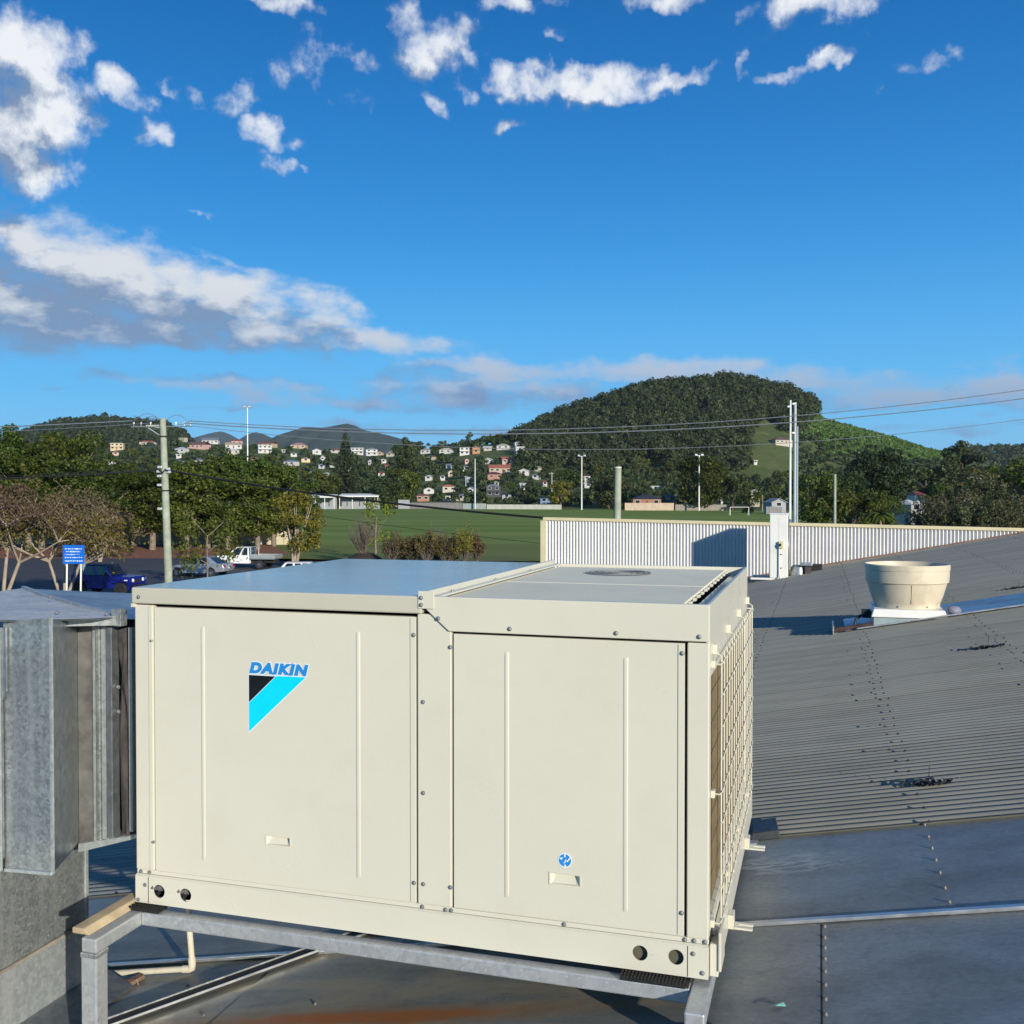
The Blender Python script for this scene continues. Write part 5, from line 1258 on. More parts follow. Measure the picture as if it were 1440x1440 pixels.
def near_label(kind, px, py):
    """name a far tree or small house by the house that stands nearest to it"""
    cand = sorted((((h[0]-px)**2 + (1.6*(h[1]-py))**2), h) for h in HLAB if len(h[2].split()) + len(kind.split()) <= 12)
    for _, h in cand[:9]:
        dx, dy = px - h[0], py - h[1]
        far_ = 'close' if abs(dx) < 18 and abs(dy) < 12 else 'well'
        rel = (far_ + (' left of' if dx < 0 else ' right of')) if abs(dx) > abs(dy) * 1.2 else (far_ + (' below' if dy > 0 else ' above'))
        lab = '%s %s the %s' % (kind, rel, h[2])
        if lab not in USED: break
    USED.add(lab); return lab
def house(px, py, wpx, roof, wall, label, st=1, kind='hip', Y=None, yaw=None, dep=None, name='house'):
    fixed = Y is not None and Y < 1000; Y = Y or hit(px, py) or 840.0
    x = A_(px) * Y; z = (EYE + E_(py) * Y) if fixed else tz(x, Y); w = wpx * .84 * Y / 1425.0; d = dep or min(11, max(4.5, w * .7)); rn = random.Random(int(px * 13 + py))
    yaw = R(rn.uniform(-22, 22)) if yaw is None else yaw
    hgt = (2.5 * st + .2) * (1 if w > 6 else .8); rise = min(2.6, max(.9, d * .22)); ov = .45
    t = Thing(name, label, 'house' if name == 'house' else name.replace('_', ' '), (x, Y, z), False, None, yaw)
    HOUSES.append((px, py, wpx, (hgt + rise) * 1425 / Y, Y)); HLAB.append((px, py, label))
    rm, wm = hmat('roof_' + roof, RC[roof], .55), hmat('wall_' + wall, WC[wall])
    mb = MB(); mb.box(-w/2, w/2, -d/2, d/2, -4, hgt); t.part('wall', mb, wm)
    a, b = w/2 + ov, d/2 + ov; mb = MB()
    if kind == 'hip':
        k = min(d/2, w * .38); mb.add([(-a,-b,hgt),(a,-b,hgt),(a,b,hgt),(-a,b,hgt),(-w/2+k,0,hgt+rise),(w/2-k,0,hgt+rise)], [(0,1,5,4),(1,2,5),(2,3,4,5),(3,0,4),(3,2,1,0)])
    elif kind == 'gable':                      # gable end towards the viewer
        mb.prism([(-a,hgt-.1),(0,hgt+rise*1.2),(a,hgt-.1),(a,hgt+.1),(0,hgt+rise*1.2+.25),(-a,hgt+.1)], lambda p, q, s: (p, s, q), -b, b)
    elif kind == 'side':                       # long roof slope towards the viewer
        mb.prism([(-b,hgt-.1),(0,hgt+rise),(b,hgt-.1),(b,hgt+.1),(0,hgt+rise+.2),(-b,hgt+.1)], lambda p, q, s: (s, p, q), -a, a)
    else: mb.box(-a, a, -b, b, hgt + .005, hgt + .35)
    t.part('roof', mb, rm)
    if kind == 'gable':
        mb = MB(); mb.add([(-w/2,-d/2,hgt),(w/2,-d/2,hgt),(0,-d/2,hgt+rise*1.15)], [(0,1,2)]); t.part('gable_end', mb, wm)
    nwin = max(1, min(4, int(w / 3.2)))
    for s in range(st):
        for i in range(nwin):
            cx = -w/2 + w * (i + .5) / nwin; zz = 1.0 + 2.7 * s; ww = min(.9, w / nwin * .32)
            if s == 0 and i == nwin // 2 and nwin > 2:
                t.part('door', MB().box(cx - .45, cx + .45, -d/2 - .04, -d/2 - .005, 0, 2.1), M['old_timber']); continue
            f = t.part('window', MB().box(cx - ww, cx + ww, -d/2 - .05, -d/2 - .004, zz, zz + 1.25), M['white_paint'])
            t.part('pane', MB().box(cx - ww + .09, cx + ww - .09, -d/2 - .065, -d/2 - .051, zz + .09, zz + 1.16), M['glass'], parent=f)
    if st == 2:
        mb = MB(); mb.box(-w/2, w/2, -d/2 - 1.3, -d/2 - .07, 2.55, 2.72); t.part('balcony', mb, wm)
    return t
H = house
H(166,633,20,'cream','yellow','cream and yellow two storey house above the left tree row',2,'flat')
H(163,641,10,'pink','pink','small pink house just below the cream and yellow one',1)
H(209,625,26,'terracotta','white','terracotta roofed house immediately left of the power pole top',1)
H(158,653,7,'white','white','small white house showing through a gap in the dark trees',1,'flat')
H(258,621,12,'cream','cream','cream two storey house on the ridge right of the power pole',2,'flat')
H(297,622,26,'grey','white','grey roofed long white house on the ridge under the small blue peak',1,'side')
H(280,631,32,'brown','pink','long brown roofed house below the grey roofed one',1,'side')
H(256,637,19,'white','white','white house close right of the power pole',1)
H(252,644,8,'white','white','tiny white house below the white one by the power pole',1,'flat')
H(334,624,18,'red','pink','red roofed house left of the tall floodlight mast',1)
H(329,631,26,'tan','white','tan and white house below the red roofed one by the mast',1,'side')
H(328,639,19,'white','cream','white house just left of the tall floodlight mast',1)
H(281,653,15,'blue','grey','blue grey roofed house among trees right of the power pole',1)
H(372,637,22,'pale','white','wide white two storey house right of the tall floodlight mast',2,'flat')
H(377,629,26,'brown','tan','brown roofed house on the ridge above the wide white one',1,'side')
H(421,630,25,'pink','tan','pink roofed house on the ridge under the main blue mountain',1)
H(400,637,6,'white','white','tiny white house between the wide white one and the pink roofed one',1,'flat')
H(410,655,21,'blue','white','blue grey roofed white house half way down the slope',1,'hip')
H(430,650,14,'tan','yellow','tan roofed house beside the blue grey roofed white house',1)
H(415,676,13,'grey','pale' if 'pale' in WC else 'white','low grey roofed house above the yellow green tree',1,'side')
H(446,639,14,'white','white','white house left of the tall pine near the ridge',1,'gable')
H(454,648,8,'white','white','small white house lower left of the tall pine',1,'gable')
H(471,637,12,'red','white','red roofed white house directly left of the tall pine',1)
H(503,639,20,'white','white','wide white two storey house directly right of the tall pine',2,'flat')
H(523,640,19,'grey','white','white two storey house with grey roof, second right of the tall pine',2,'hip')
H(549,642,11,'tan','cream','small cream house among trees right of the two white ones',1)
H(521,654,5,'white','white','tiny white hut on the slope right of the tall pine',1,'gable')
H(600,638,17,'tan','white','tan roofed house at the left end of the upper row',1)
H(628,638,21,'cream','white','long cream roofed house, second in the upper row',1)
H(653,640,16,'white','white','white two storey house left of the orange block',2,'flat')
H(670,638,12,'orange','orange','orange cube shaped block above the light pole',2,'flat')
H(686,634,13,'pale','cream','low cream house right of the orange block',1,'side')
H(708,632,21,'green','white','green roofed pale house high on the slope',1)
H(728,627,13,'white','white','white roofed house highest on the slope beside the wooded hill',1)
H(730,640,15,'white','white','white house below the highest one beside the wooded hill',2,'flat')
H(752,643,15,'white','cream','cream house at the left foot of the wooded hill',1)
H(767,645,10,'tan','cream','small tan roofed house at the foot of the wooded hill',1)
H(687,652,13,'white','white','white house below the grassy patch',1,'gable')
H(714,652,25,'terracotta','pink','pink walled house with terracotta roof in mid slope',1,'side')
H(703,665,36,'terracotta','tan','long terracotta roofed house above the maroon one',1,'side')
H(694,674,27,'maroon','brick','dark maroon roofed house behind the light pole',1)
H(737,668,16,'white','white','white house with its gable facing the field',1,'gable')
H(662,679,10,'white','grey','small white roofed house left of the light pole',1,'side')
H(630,692,23,'orange','cream','orange tiled house behind the field fence',1,'hip')
H(603,694,17,'dark','white','black roofed white house behind the field fence',1,'gable')
H(594,705,22,'brown','brick','red brown roofed house nearest the grey screen',1)
H(628,705,11,'pale','white','small white shed behind the grey fence',1,'flat',name='garden_shed')
H(650,704,17,'grey','cream','grey roofed cream house at the fence left of the light pole',1,'hip')
H(663,694,12,'grey','white','grey roofed house with a bright white gable beside the light pole',1,'gable')
H(694,699,24,'grey','dark','dark house with a grey hip roof right of the light pole',2,'hip')
H(712,702,15,'dark','grey','low dark house right of the dark hip roofed one',1)
H(767,708,13,'blue','blue','small blue shed by the pale fence',1,'flat',name='garden_shed')
H(798,655,14,'blue','white','white house with blue balcony at the foot of the wooded hill',2,'flat')
H(818,676,29,'maroon','white','maroon roofed white house behind the middle light pole',1,'hip')
H(828,686,13,'white','white','small white roofed house just right of the middle light pole',1,'side')
H(909,711,46,'dark','brick','wide brick house with a dark hip roof behind the beige fence',1,'hip',Y=402,yaw=R(-4))
H(940,706,22,'dark','dark','dark blue roofed house right of the wide brick one',1,'hip',Y=418)
H(922,690,18,'white','white','white carport like house above the wide brick one',1,'flat')
H(1008,711,17,'dark','white','dark house with white gables behind the right light pole',1,'gable',Y=405)
H(1061,699,15,'cream','cream','cream roofed house half hidden by trees near the twin masts',1,'hip',Y=420)
H(1090,716,27,'grey','grey','grey gabled shed with pale edges left of the twin masts',1,'gable',Y=330)
H(1097,625,32,'brown','cream','brown roofed farmhouse on the grassy hillside',1,'hip')
H(1060,653,6,'white','white','tiny white hut on the grassy hillside below the farmhouse',1,'flat')
H(1276,724,24,'pale','grey','light grey roofed house among trees behind the parapet',1,'hip',Y=210,yaw=R(28))
H(1288,708,17,'red','white','red roofed house just behind the light grey one at right',1,'hip',Y=260)
H(1285,687,14,'grey','white','white house with grey roof among the trees at right',1,'gable')
H(1342,677,14,'white','white','low white building among trees at far right',1,'flat')
H(1407,675,11,'white','white','small white building near the right edge under the far hill',1,'flat')
H(217,603,22,'white','white','white lookout building on top of the left wooded hill',1,'flat',Y=1645)

rs_ = random.Random(23); more = 0
while more < 34:                              # the many small houses that only show as scraps of wall and roof
    px = rs_.choice([rs_.uniform(235, 560), rs_.uniform(235, 560), rs_.uniform(600, 800)]); py = rs_.uniform(626, 672) if px < 560 else rs_.uniform(634, 700)
    if any(abs(px - h[0]) < h[2] * .6 + 7 and abs(py - h[1]) < 8 for h in HOUSES) or (672 < px < 740 and py < 650) or (px > 735 and py < 655): continue
    rc, wc = rs_.choice([('grey','white'),('red','cream'),('pale','white'),('tan','cream'),('brown','tan'),('terracotta','pink'),('blue','white'),('white','cream'),('dark','grey')])
    H(px, py, rs_.uniform(6, 11), rc, wc, near_label('little %s roofed house' % rc, px, py), 1, rs_.choice(['hip','hip','gable','side'])); HLAB.pop(); more += 1
# ---------------------------------------------------------------- scattered trees on the slope
def blocked(px, py, r_px, h_px, Y):
    for hx, hy, w, hh, hY in HOUSES:
        if Y < hY + 3 and abs(px - hx) < (w * .5 + r_px * .9) and py > hy - 1 and py - h_px < hy - hh * .25: return True
        if abs(Y - hY) < 9 and abs(px - hx) < (w * .5 + r_px * .6): return True
    return False
rn = random.Random(77); placed = 0; tries = 0
while placed < 285 and tries < 9000:
    tries += 1
    px = rn.uniform(-40, 1480)
    Y = 415 + (850 - 415) * rn.random() ** 1.25 if px < 1000 else 330 + 420 * rn.random() ** 1.1
    if 1050 < px < 1340 and Y > 640: continue
    a = A_(px)
    if Y < float(LAY[0][2](a)) + 4: continue
    x = a * Y; z = tz(x, Y); py = 695.6 - (z - EYE) / Y * 1425
    if (672 < px < 735 and 632 < py < 648) or (px < 550 and Y > 770): continue
    i = rn.choice([0,0,1,1,2,2,3,3,4,5,5,6] if px > 560 else [0,1,2,3,3,4,4,5,6]); s = rn.uniform(.65, 1.35)
    if blocked(px, py, 4.4 * s * 1425 / Y, 8.5 * s * 1425 / Y, Y): continue
    put(far[i], x, Y, z - .2, s, rn.uniform(0, 6.28), sz=s * rn.uniform(.85, 1.2), label=near_label(('small ' if s < .8 else 'big ' if s > 1.2 else '') + ('dark tree', 'dark tree', 'dark tree', 'green tree', 'green tree', 'olive tree', 'yellowish tree')[i], px, py)); placed += 1
for i in range(52):
    px = rn.uniform(545, 760) if i < 42 else rn.uniform(380, 560)
    Y = rn.uniform(850, 930) if i < 42 else rn.uniform(870, 930)
    x = A_(px) * Y; s = rn.uniform(.7, 1.15) * (1.0 if i < 42 else .45); put(gum[i % 3], x, Y, tz(x, Y) - .5, s, rn.uniform(0, 6.28), label=near_label(('short ' if s < .82 else 'tall ' if s > 1.0 else '') + 'skyline gum tree', px, 622))

# named trees that stand out
def special(label, px, base, top, Y, leaf, seed, rx=6, h=12, nc=40, per=60, size=.36, pointed=0.0, wide=1.0):
    e = tree('large_tree', label, 'tree', dense_crown(rx, .6, h, nc, per, size, pointed), simple_trunk(h * .85, .35, 6, rx * .5), leaf, M['bark_dark'], None, seed)
    x = A_(px) * Y; z = tz(x, Y) if Y > 300 else 0.0; s = (EYE + E_(top) * Y - z) / (h + .2)
    e.location = (x, Y, z - .1); e.scale = (s * wide, s * wide, s); return e
special('broad dark green tree behind the right light pole', 985, 715, 645, 392, L_dark, 301, 7, 13, 60, 60, .34, wide=1.0)
special('dark green tree directly right of the broad one near the field edge', 1030, 716, 668, 396, L_gum, 302, 6, 11, 46)
special('rounded green tree with pale trunk right of the soccer goal', 1052, 722, 690, 340, L_mid, 303, 4, 7, 30)
special('round dark tree overhanging the pavilion at the field edge', 545, 712, 672, 440, L_gum, 304, 6, 10, 44, wide=1.1)
special('conical dark tree right of the tall pine', 572, 700, 618, 520, L_gum, 305, 6, 16, 56, 50, .40, .8, .8)
special('broad dark green tree above the grey screen', 560, 700, 660, 470, L_dark, 306, 6, 10, 44)
special('bushy dark tree behind the left pavilion', 450, 705, 668, 470, L_mid, 307, 6, 10, 40, wide=1.2)
special('green tree left of the left pavilion', 425, 705, 672, 460, L_gum, 308, 6, 10, 40, wide=1.2)
special('golden yellow tree beside the small blue shed', 788, 708, 678, 430, L_yel, 309, 4, 8, 30)
special('green tree behind the golden one', 800, 700, 664, 470, L_mid, 310, 5, 9, 36)
special('broad tree between the middle light pole and the timber stub', 856, 712, 672, 430, L_gum, 311, 6, 10, 44, wide=1.2)
special('dark spreading conifer behind the parapet, tallest on the right', 1232, 735, 632, 190, L_pine, 312, 6, 13, 70, 110, .24, .2, .95)
special('second dark conifer lower left of the tallest one', 1190, 735, 668, 175, L_pine, 313, 4.5, 9, 44, 110, .22, .3)
special('broad leafy green tree between the twin masts and the timber pole', 1150, 735, 670, 170, L_mid, 314, 4.5, 8.5, 50, 110, .22, 0, 1.05)
special('bushy green tree right of the timber pole behind the parapet', 1200, 738, 688, 140, L_mid, 315, 4, 6.5, 44, 130, .19, 0, 1.1)
special('dark tree on the right skyline with a spreading top', 1352, 690, 622, 420, L_gum, 316, 6, 14, 36, 50, .40, .2, .9)
special('dark tree at the right edge below the far hill', 1436, 700, 650, 230, L_dark, 317, 5, 8, 40, 90, .26, 0, 1.1)
special('dark leafy tree left of the light grey roofed house', 1248, 735, 690, 150, L_dark, 318, 4, 7, 40, 120, .20, 0, .8)
special('pale golden tree far right among dark ones', 1388, 680, 664, 400, L_yel, 319, 4, 7, 26)
special('dark olive tree below the plantation hill', 1300, 690, 655, 400, L_gum, 320, 6, 10, 40, wide=1.3)
special('green tree under the spreading skyline tree', 1375, 700, 668, 330, L_grey, 321, 6, 9, 40, 60, .32, 0, 1.2)
for i, (px, Y, top, rx, lab) in enumerate([(1310,118,696,2.9,'grey green bush at the left of the big hedge behind the parapet'),(1345,112,684,3.6,'twiggy grey green bush in the middle of the big hedge behind the parapet'),(1388,110,684,3.8,'broad grey green bush with bare twigs in the hedge near the right edge'),(1428,106,688,3.4,'grey green bush at the right edge above the parapet'),(1328,100,708,2.4,'lower grey bush in front of the big hedge'),(1365,98,704,2.6,'low twiggy bush in front of the middle of the big hedge'),(1408,97,706,2.6,'low dark bush in front of the big hedge near the right edge')]):
    H_ = EYE + E_(top) * Y
    twig_thing('hedge_bush', lab, A_(px) * Y, Y, rx, H_, 120, 340 + i, L_grey, 5200, .125, .5, M['bark'], 'big grey green hedge behind the parapet')
pt = Thing('palm_tree', 'small palm beside the light grey roofed house behind the parapet', 'palm', (A_(1238) * 130, 130, 0), False)
def palm(t, h, n, L, seed):
    rn = np.random.RandomState(seed); mb = MB(); mb.tube([(0,0,-.2),(.1,0,h*.5),(0,0,h)], [.2,.16,.14], 8); t.part('trunk', mb, M['bark_pale'], smooth=True, angle=80)
    for i in range(n):
        an = 6.283*i/n + rn.uniform(-.2,.2); up = rn.uniform(.2, 1.1); vs, fs = [], []
        for j in range(7):
            q = j / 6; r = L*q; z = h + L*(up*q - (up*.6+.6)*q*q); w = .32*math.sin(math.pi*min(1, q*.9+.1)); c = (r*math.cos(an), r*math.sin(an), z); nx_, ny_ = -math.sin(an)*w, math.cos(an)*w
            vs += [(c[0]+nx_, c[1]+ny_, z-.12), c, (c[0]-nx_, c[1]-ny_, z-.12)]
        for j in range(6):
            a = j*3; fs += [(a, a+1, a+4, a+3), (a+1, a+2, a+5, a+4)]
        t.part('frond', MB().add(vs, fs), L_mid)
palm(pt, 3.4, 18, 2.2, 4)
p2 = Thing('palm_tree', 'thin pale trunked palm left of the twin masts at the field edge', 'palm', (A_(1072) * 370, 370, tz(A_(1072) * 370, 370)), False); palm(p2, 6.5, 14, 2.6, 6)

# ---------------------------------------------------------------- woods on the hills
def wood(name, label, pts, sizes, ncard, csize, leaf, seed, protos=5):
    rn = np.random.RandomState(seed); PV, PF = [], []
    for i in range(protos):
        v = ball(rn, ncard); v[:, 2] = np.abs(v[:, 2]) * 1.0 - .25 * (rn.rand(ncard) < .35)
        bump = 1 + .22 * np.sin(v[:, 0] * 5 + i) * np.sin(v[:, 1] * 6 + 2*i); C = v * bump[:, None] * (1 - .25 * rn.rand(ncard) ** 2)[:, None] * np.array([1, 1, .85]) + np.array([0, 0, .75])
        V, F = cards(C, v, csize, rn, .35); PV.append(V); PF.append(F)
    Vs, Fs, o = [], [], 0
    for (p, s) in zip(pts, sizes):
        i = rn.randint(protos); t = rn.uniform(0, 6.283); c, q = math.cos(t), math.sin(t); V = PV[i] * np.array([s, s, s * rn.uniform(.9, 1.35)])
        V = np.stack([V[:, 0]*c - V[:, 1]*q, V[:, 0]*q + V[:, 1]*c, V[:, 2]], 1) + np.array(p); Vs.append(V); Fs.append(PF[i] + o); o += len(V)
    ob = link(name, np_mesh(name, np.concatenate(Vs), np.concatenate(Fs), leaf)); return tag(ob, label, 'forest', kind='stuff')
def scatter(n, f, seed, dmin):
    rn = random.Random(seed); out, grid, tries = [], {}, 0
    while len(out) < n and tries < n * 25:
        tries += 1; px, Y = f(rn); 
        if px is None: continue
        x = A_(px) * Y; key = (int(x // dmin), int(Y // dmin))
        if any(math.hypot(x - q[0], Y - q[1]) < dmin for i in (-1, 0, 1) for j in (-1, 0, 1) for q in grid.get((key[0]+i, key[1]+j), ())): continue
        grid.setdefault(key, []).append((x, Y)); out.append((x, Y, tz(x, Y)))
    return out
def pyof(px, Y): return 695.6 - (tz(A_(px) * Y, Y) - EYE) / Y * 1425
def clash(px, py, Y, h):
    return any(Y < hY + 8 and abs(px - hx) < w * .5 + 7 and py - h < hy - 1 and py > hy - hh - 4 for hx, hy, w, hh, hY in HOUSES)
def f_hill(rn):
    px = rn.uniform(722, 1152); Y = rn.uniform(640, 1035); py = pyof(px, Y)
    if py > 664 or py > 640 + (px - 722) * .25 + 16: return None, None
    if ((px - 905) / 40) ** 2 + ((py - 657) / 12) ** 2 < 1: return None, None
    if clash(px, py, Y, 12): return None, None
    if px > 1052 and py > 604 + 14 * math.sin(px * .08) - max(0, px - 1100) * .3: return None, None
    return px, Y
P = scatter(1900, f_hill, 5, 6.2); rs = random.Random(6)
wood('hill_forest', 'dense dark forest covering the round hill', [(x, y, z - .8) for x, y, z in P], [rs.uniform(3.6, 7.6) for _ in P], 230, .15, L_forest, 7)
def f_left(rn):
    px = rn.uniform(10, 275); Y = rn.uniform(1180, 1690)
    if clash(px, pyof(px, Y), Y, 14): return None, None
    return px, Y
P = scatter(900, f_left, 15, 8); wood('left_hill_forest', 'dark forest on the low wooded hill at left', [(x, y, z - 1) for x, y, z in P if z > 12], [rs.uniform(5, 8.5) for _ in P], 90, .28, L_forest, 17)
def f_right(rn): return rn.uniform(1325, 1520), rn.uniform(1400, 1930)
P = scatter(420, f_right, 25, 10); wood('far_hill_forest', 'dark forest on the far hill at the right edge', [(x, y, z - 1) for x, y, z in P if z > 12], [rs.uniform(6, 10) for _ in P], 80, .28, L_forest, 27)
def f_under(rn):
    px = rn.uniform(-60, 1500); Y = rn.uniform(430, 860)
    if Y < float(LAY[0][2](A_(px))) + 8 or (1052 < px < 1120 and Y > 620): return None, None
    py = pyof(px, Y)
    if (672 < px < 740 and 630 < py < 648) or (px < 550 and Y > 770): return None, None
    for hx, hy, w, hh, hY in HOUSES:
        if abs(Y - hY) < 14 and abs(px - hx) < w * .46 + 1.5: return None, None
        if hY - 170 < Y < hY and abs(px - hx) < w * .42 + 3 and py - 11 < hy - 1: return None, None
    return px, Y
P = scatter(2100, f_under, 35, 6.0); wood('garden_greenery', 'garden greenery filling the gaps between the far houses', [(x, y, z - .3) for x, y, z in P], [rs.uniform(1.5, 3.8) for _ in P], 60, .32, L_gum, 37)
# the plantation on the right shoulder of the hill, row by row
rows = []
rp = random.Random(8)
for i in range(75):
    Y = 700 + i * 4.3
    for j in range(95):
        px = 1112 + j * 2.6 + (i % 2) * 1.2
        py = pyof(px, Y)
        if py > 640 + (px - 1200) * .07 + 4 * math.sin(px * .05) or (px < 1160 and py > 606 + (px - 1112) * .5) or px > 1350 or Y > 1008: continue
        if rp.random() < .10: continue
        x = A_(px) * Y + rp.uniform(-.5, .5); rows.append((x, Y + rp.uniform(-.6, .6), tz(x, Y)))
wood('banana_plantation', 'rows of banana plants on the right shoulder of the hill', rows, [rp.uniform(1.1, 2.0) for _ in rows], 14, .6, L_ban, 47)

# ---------------------------------------------------------------- pavilions, fences and goals round the field
def pavilion(px0, px1, Y, roofz, label, name='pavilion'):
    x0, x1 = A_(px0) * Y, A_(px1) * Y; w = x1 - x0; t = Thing(name, label, 'pavilion', ((x0 + x1) / 2, Y, 0), False)
    t.part('roof', MB().hexa([(-w/2,-3.6,roofz-.9),(w/2,-3.6,roofz-.9),(w/2,4,roofz),(-w/2,4,roofz)], [(-w/2,-3.6,roofz-.65),(w/2,-3.6,roofz-.65),(w/2,4,roofz+.25),(-w/2,4,roofz+.25)]), M['white_paint'])
    t.part('fascia', MB().box(-w/2, w/2, -3.72, -3.61, roofz-1.15, roofz-.62), M['white_paint'])
    t.part('back_wall', MB().box(-w/2 + .3, w/2 - .3, 2.8, 3.0, 0, roofz - .5), hmat('wall_grey', WC['grey']))
    for i in range(4): t.part('post', MB().box(-w/2 + .3 + (w - .8) * i / 3, -w/2 + .55 + (w - .8) * i / 3, -3.4, -3.15, 0, roofz - .95), M['white_paint'])
    t.part('low_wall', MB().box(-w/2 + .2, w/2 - .2, -3.0, -2.85, 0, 1.1), hmat('wall_grey', WC['grey']))
pavilion(431, 473, 432, 6.0, 'left open white roofed pavilion beside the field')
pavilion(478, 534, 436, 6.3, 'right longer white roofed pavilion beside the field')
def field_fence(px0, px1, Y0, Y1, h, col, label, n):
    x0, x1 = A_(px0) * Y0, A_(px1) * Y1; t = Thing('boundary_fence', label, 'fence', (x0, Y0, tz(x0, Y0)), False)
    c = hmat('fence_' + label.split()[0], col)
    for i in range(n):
        a, b = i / n, (i + 1) / n; p = (( x1-x0)*a, (Y1-Y0)*a); q = ((x1-x0)*b, (Y1-Y0)*b)
        t.part('fence_panel', MB().bar((p[0], p[1], h/2), (q[0] - .1, q[1], h/2), .08, h), c)
        t.part('fence_post', MB().box(p[0] - .07, p[0] + .07, p[1] - .12, p[1] + .06, 0, h + .1), c)
field_fence(520, 562, 452, 446, 2.4, (.46,.40,.30), 'tan boundary fence left of the grey screen', 6)
field_fence(576, 650, 440, 432, 2.7, (.24,.22,.21), 'grey boundary fence in front of the brown roofed houses', 10)
field_fence(651, 684, 432, 428, 2.4, (.36,.40,.37), 'green-grey boundary fence at the foot of the light pole', 5)
field_fence(685, 790, 428, 418, 2.0, (.50,.49,.42), 'pale boundary fence right of the light pole', 12)
field_fence(879, 948, 396, 392, 2.9, (.58,.45,.32), 'beige boundary fence in front of the wide brick house', 7)
field_fence(950, 1022, 392, 388, 2.3, (.30,.27,.22), 'timber boundary fence below the broad dark tree', 9)
field_fence(1078, 1100, 322, 320, 2.3, (.34,.32,.30), 'weathered boundary fence in front of the grey gabled shed', 4)
solo('sight_screen', 'grey sight screen standing on the far edge of the field', 'screen', MB().box(A_(560)*436, A_(576)*436, 436, 436.3, 0, 3.9), hmat('wall_grey', WC['grey']), (A_(568)*436, 436, 0), roof=False)
def goal(px, Y, w, label):
    t = Thing('soccer_goal', label, 'goal', (A_(px) * Y, Y, 0), False)
    for s in (-1, 1): t.part('goal_post', MB().tube([(s*w/2,0,0),(s*w/2,0,2.4)], .09, 6), M['white_paint']); t.part('back_stay', MB().tube([(s*w/2,0,2.4),(s*w/2,1.6,0)], .06, 5), M['white_paint'])
    t.part('crossbar', MB().tube([(-w/2,0,2.4),(w/2,0,2.4)], .09, 6), M['white_paint'])
goal(1040, 300, 5.5, 'white soccer goal in front of the trees at the right of the field')

# ---------------------------------------------------------------- light poles, masts and power poles
def mast(name, label, px, top, Y, r0, r1, head=0, zb=None, mt='steel_pole'):
    x = A_(px) * Y; zb = (tz(x, Y) if Y > 300 else 0.0) if zb is None else zb; zt_ = EYE + E_(top) * Y
    t = Thing(name, label, 'light pole' if head else 'pole', (x, Y, zb), False); h = zt_ - zb
    t.part('pole', MB().tube([(0,0,-.2),(0,0,h*.5),(0,0,h)], [r0,(r0+r1)/2,r1], 8), M[mt], smooth=True)
    if head:
        w = head; t.part('crossarm', MB().box(-w/2, w/2, -.12, .12, h, h + .18), M['steel_pole'])
        for i in (-1, 1): t.part('floodlight', MB().hexa([(i*w*.36-.45,-.5,h+.15),(i*w*.36+.45,-.5,h+.15),(i*w*.36+.45,.2,h+.35),(i*w*.36-.45,.2,h+.35)], [(i*w*.36-.45,-.35,h+.65),(i*w*.36+.45,-.35,h+.65),(i*w*.36+.45,.25,h+.75),(i*w*.36-.45,.25,h+.75)]), M['steel_pole'])
    return t
mast('light_pole', 'tall white floodlight mast above the tree row left of the blue mountain', 348.5, 574, 330, .30, .18, 2.2)
mast('light_pole', 'light pole standing left of the maroon roofed house at the field edge', 668, 645, 428, .36, .2, 0)
mast('light_pole', 'middle field light pole, left of the timber stub', 818, 642, 408, .30, .2, 3.2, mt='white_paint')
mast('light_pole', 'right field light pole in front of the broad dark tree', 983, 641, 384, .30, .2, 3.2, mt='white_paint')
tm = mast('tall_mast', 'thin white tapered mast, left of the twin masts behind the parapet', 1111, 563, 62, .10, .055, 0, mt='white_paint'); h = EYE + E_(563) * 62
tm.part('sleeve', MB().tube([(0,0,1.0),(0,0,4.6)], .125, 8), hmat('blue_sleeve', (.10,.20,.30)))
for dz_, dx_ in ((-.28, .18), (-.45, -.12), (-2.05, .16)): tm.part('insulator', MB().box(dx_ - .09, dx_ + .09, -.10, .10, h + dz_, h + dz_ + .11), M['white_paint'], bevel=.03)
mast('tall_mast', 'grey steel mast, right of the twin masts behind the parapet', 1117.5, 566, 64, .105, .09, 0)
mast('service_pole', 'slim pole directly behind the right one of the twin masts', 1121, 600, 70, .06, .05, 0)
mast('service_pole', 'pale timber pole right of the twin masts behind the parapet', 1174, 667, 92, .15, .12, 0, mt='pole_wood')
for px, top, Y, lab in ((655,669,560,'thin power pole above the orange tiled house'),(776,664,470,'timber power pole behind the small blue shed'),(458,667,560,'short power pole left of the tall pine'),(641,662,600,'distant power pole left of the light pole'),(1008,640,700,'slim pole on the lower edge of the wooded hill'),(662,660,640,'distant white power pole just left of the light pole')):
    x = A_(px) * Y; t = mast('power_pole', lab, px, top, Y, .22, .17, 0); hh = EYE + E_(top) * Y - tz(x, Y); t.part('crossarm', MB().box(-1.1, 1.1, -.08, .08, hh - .7, hh - .5), M['pole_wood'])
sp = Thing('timber_stub', 'cut off timber pole standing just behind the white parapet', 'pole', (A_(868) * 34, 34, 0), False); zt_ = EYE + E_(658) * 34
sp.part('pole', MB().tube([(-.10,0,0),(-.02,0,zt_*.5),(.02,0,zt_)], [.135,.128,.118], 12), M['pole_wood'], smooth=True)
sp.part('top_cap', MB().tube([(.02,0,zt_+.002),(.02,0,zt_+.035)], .122, 12), M['white_paint'])

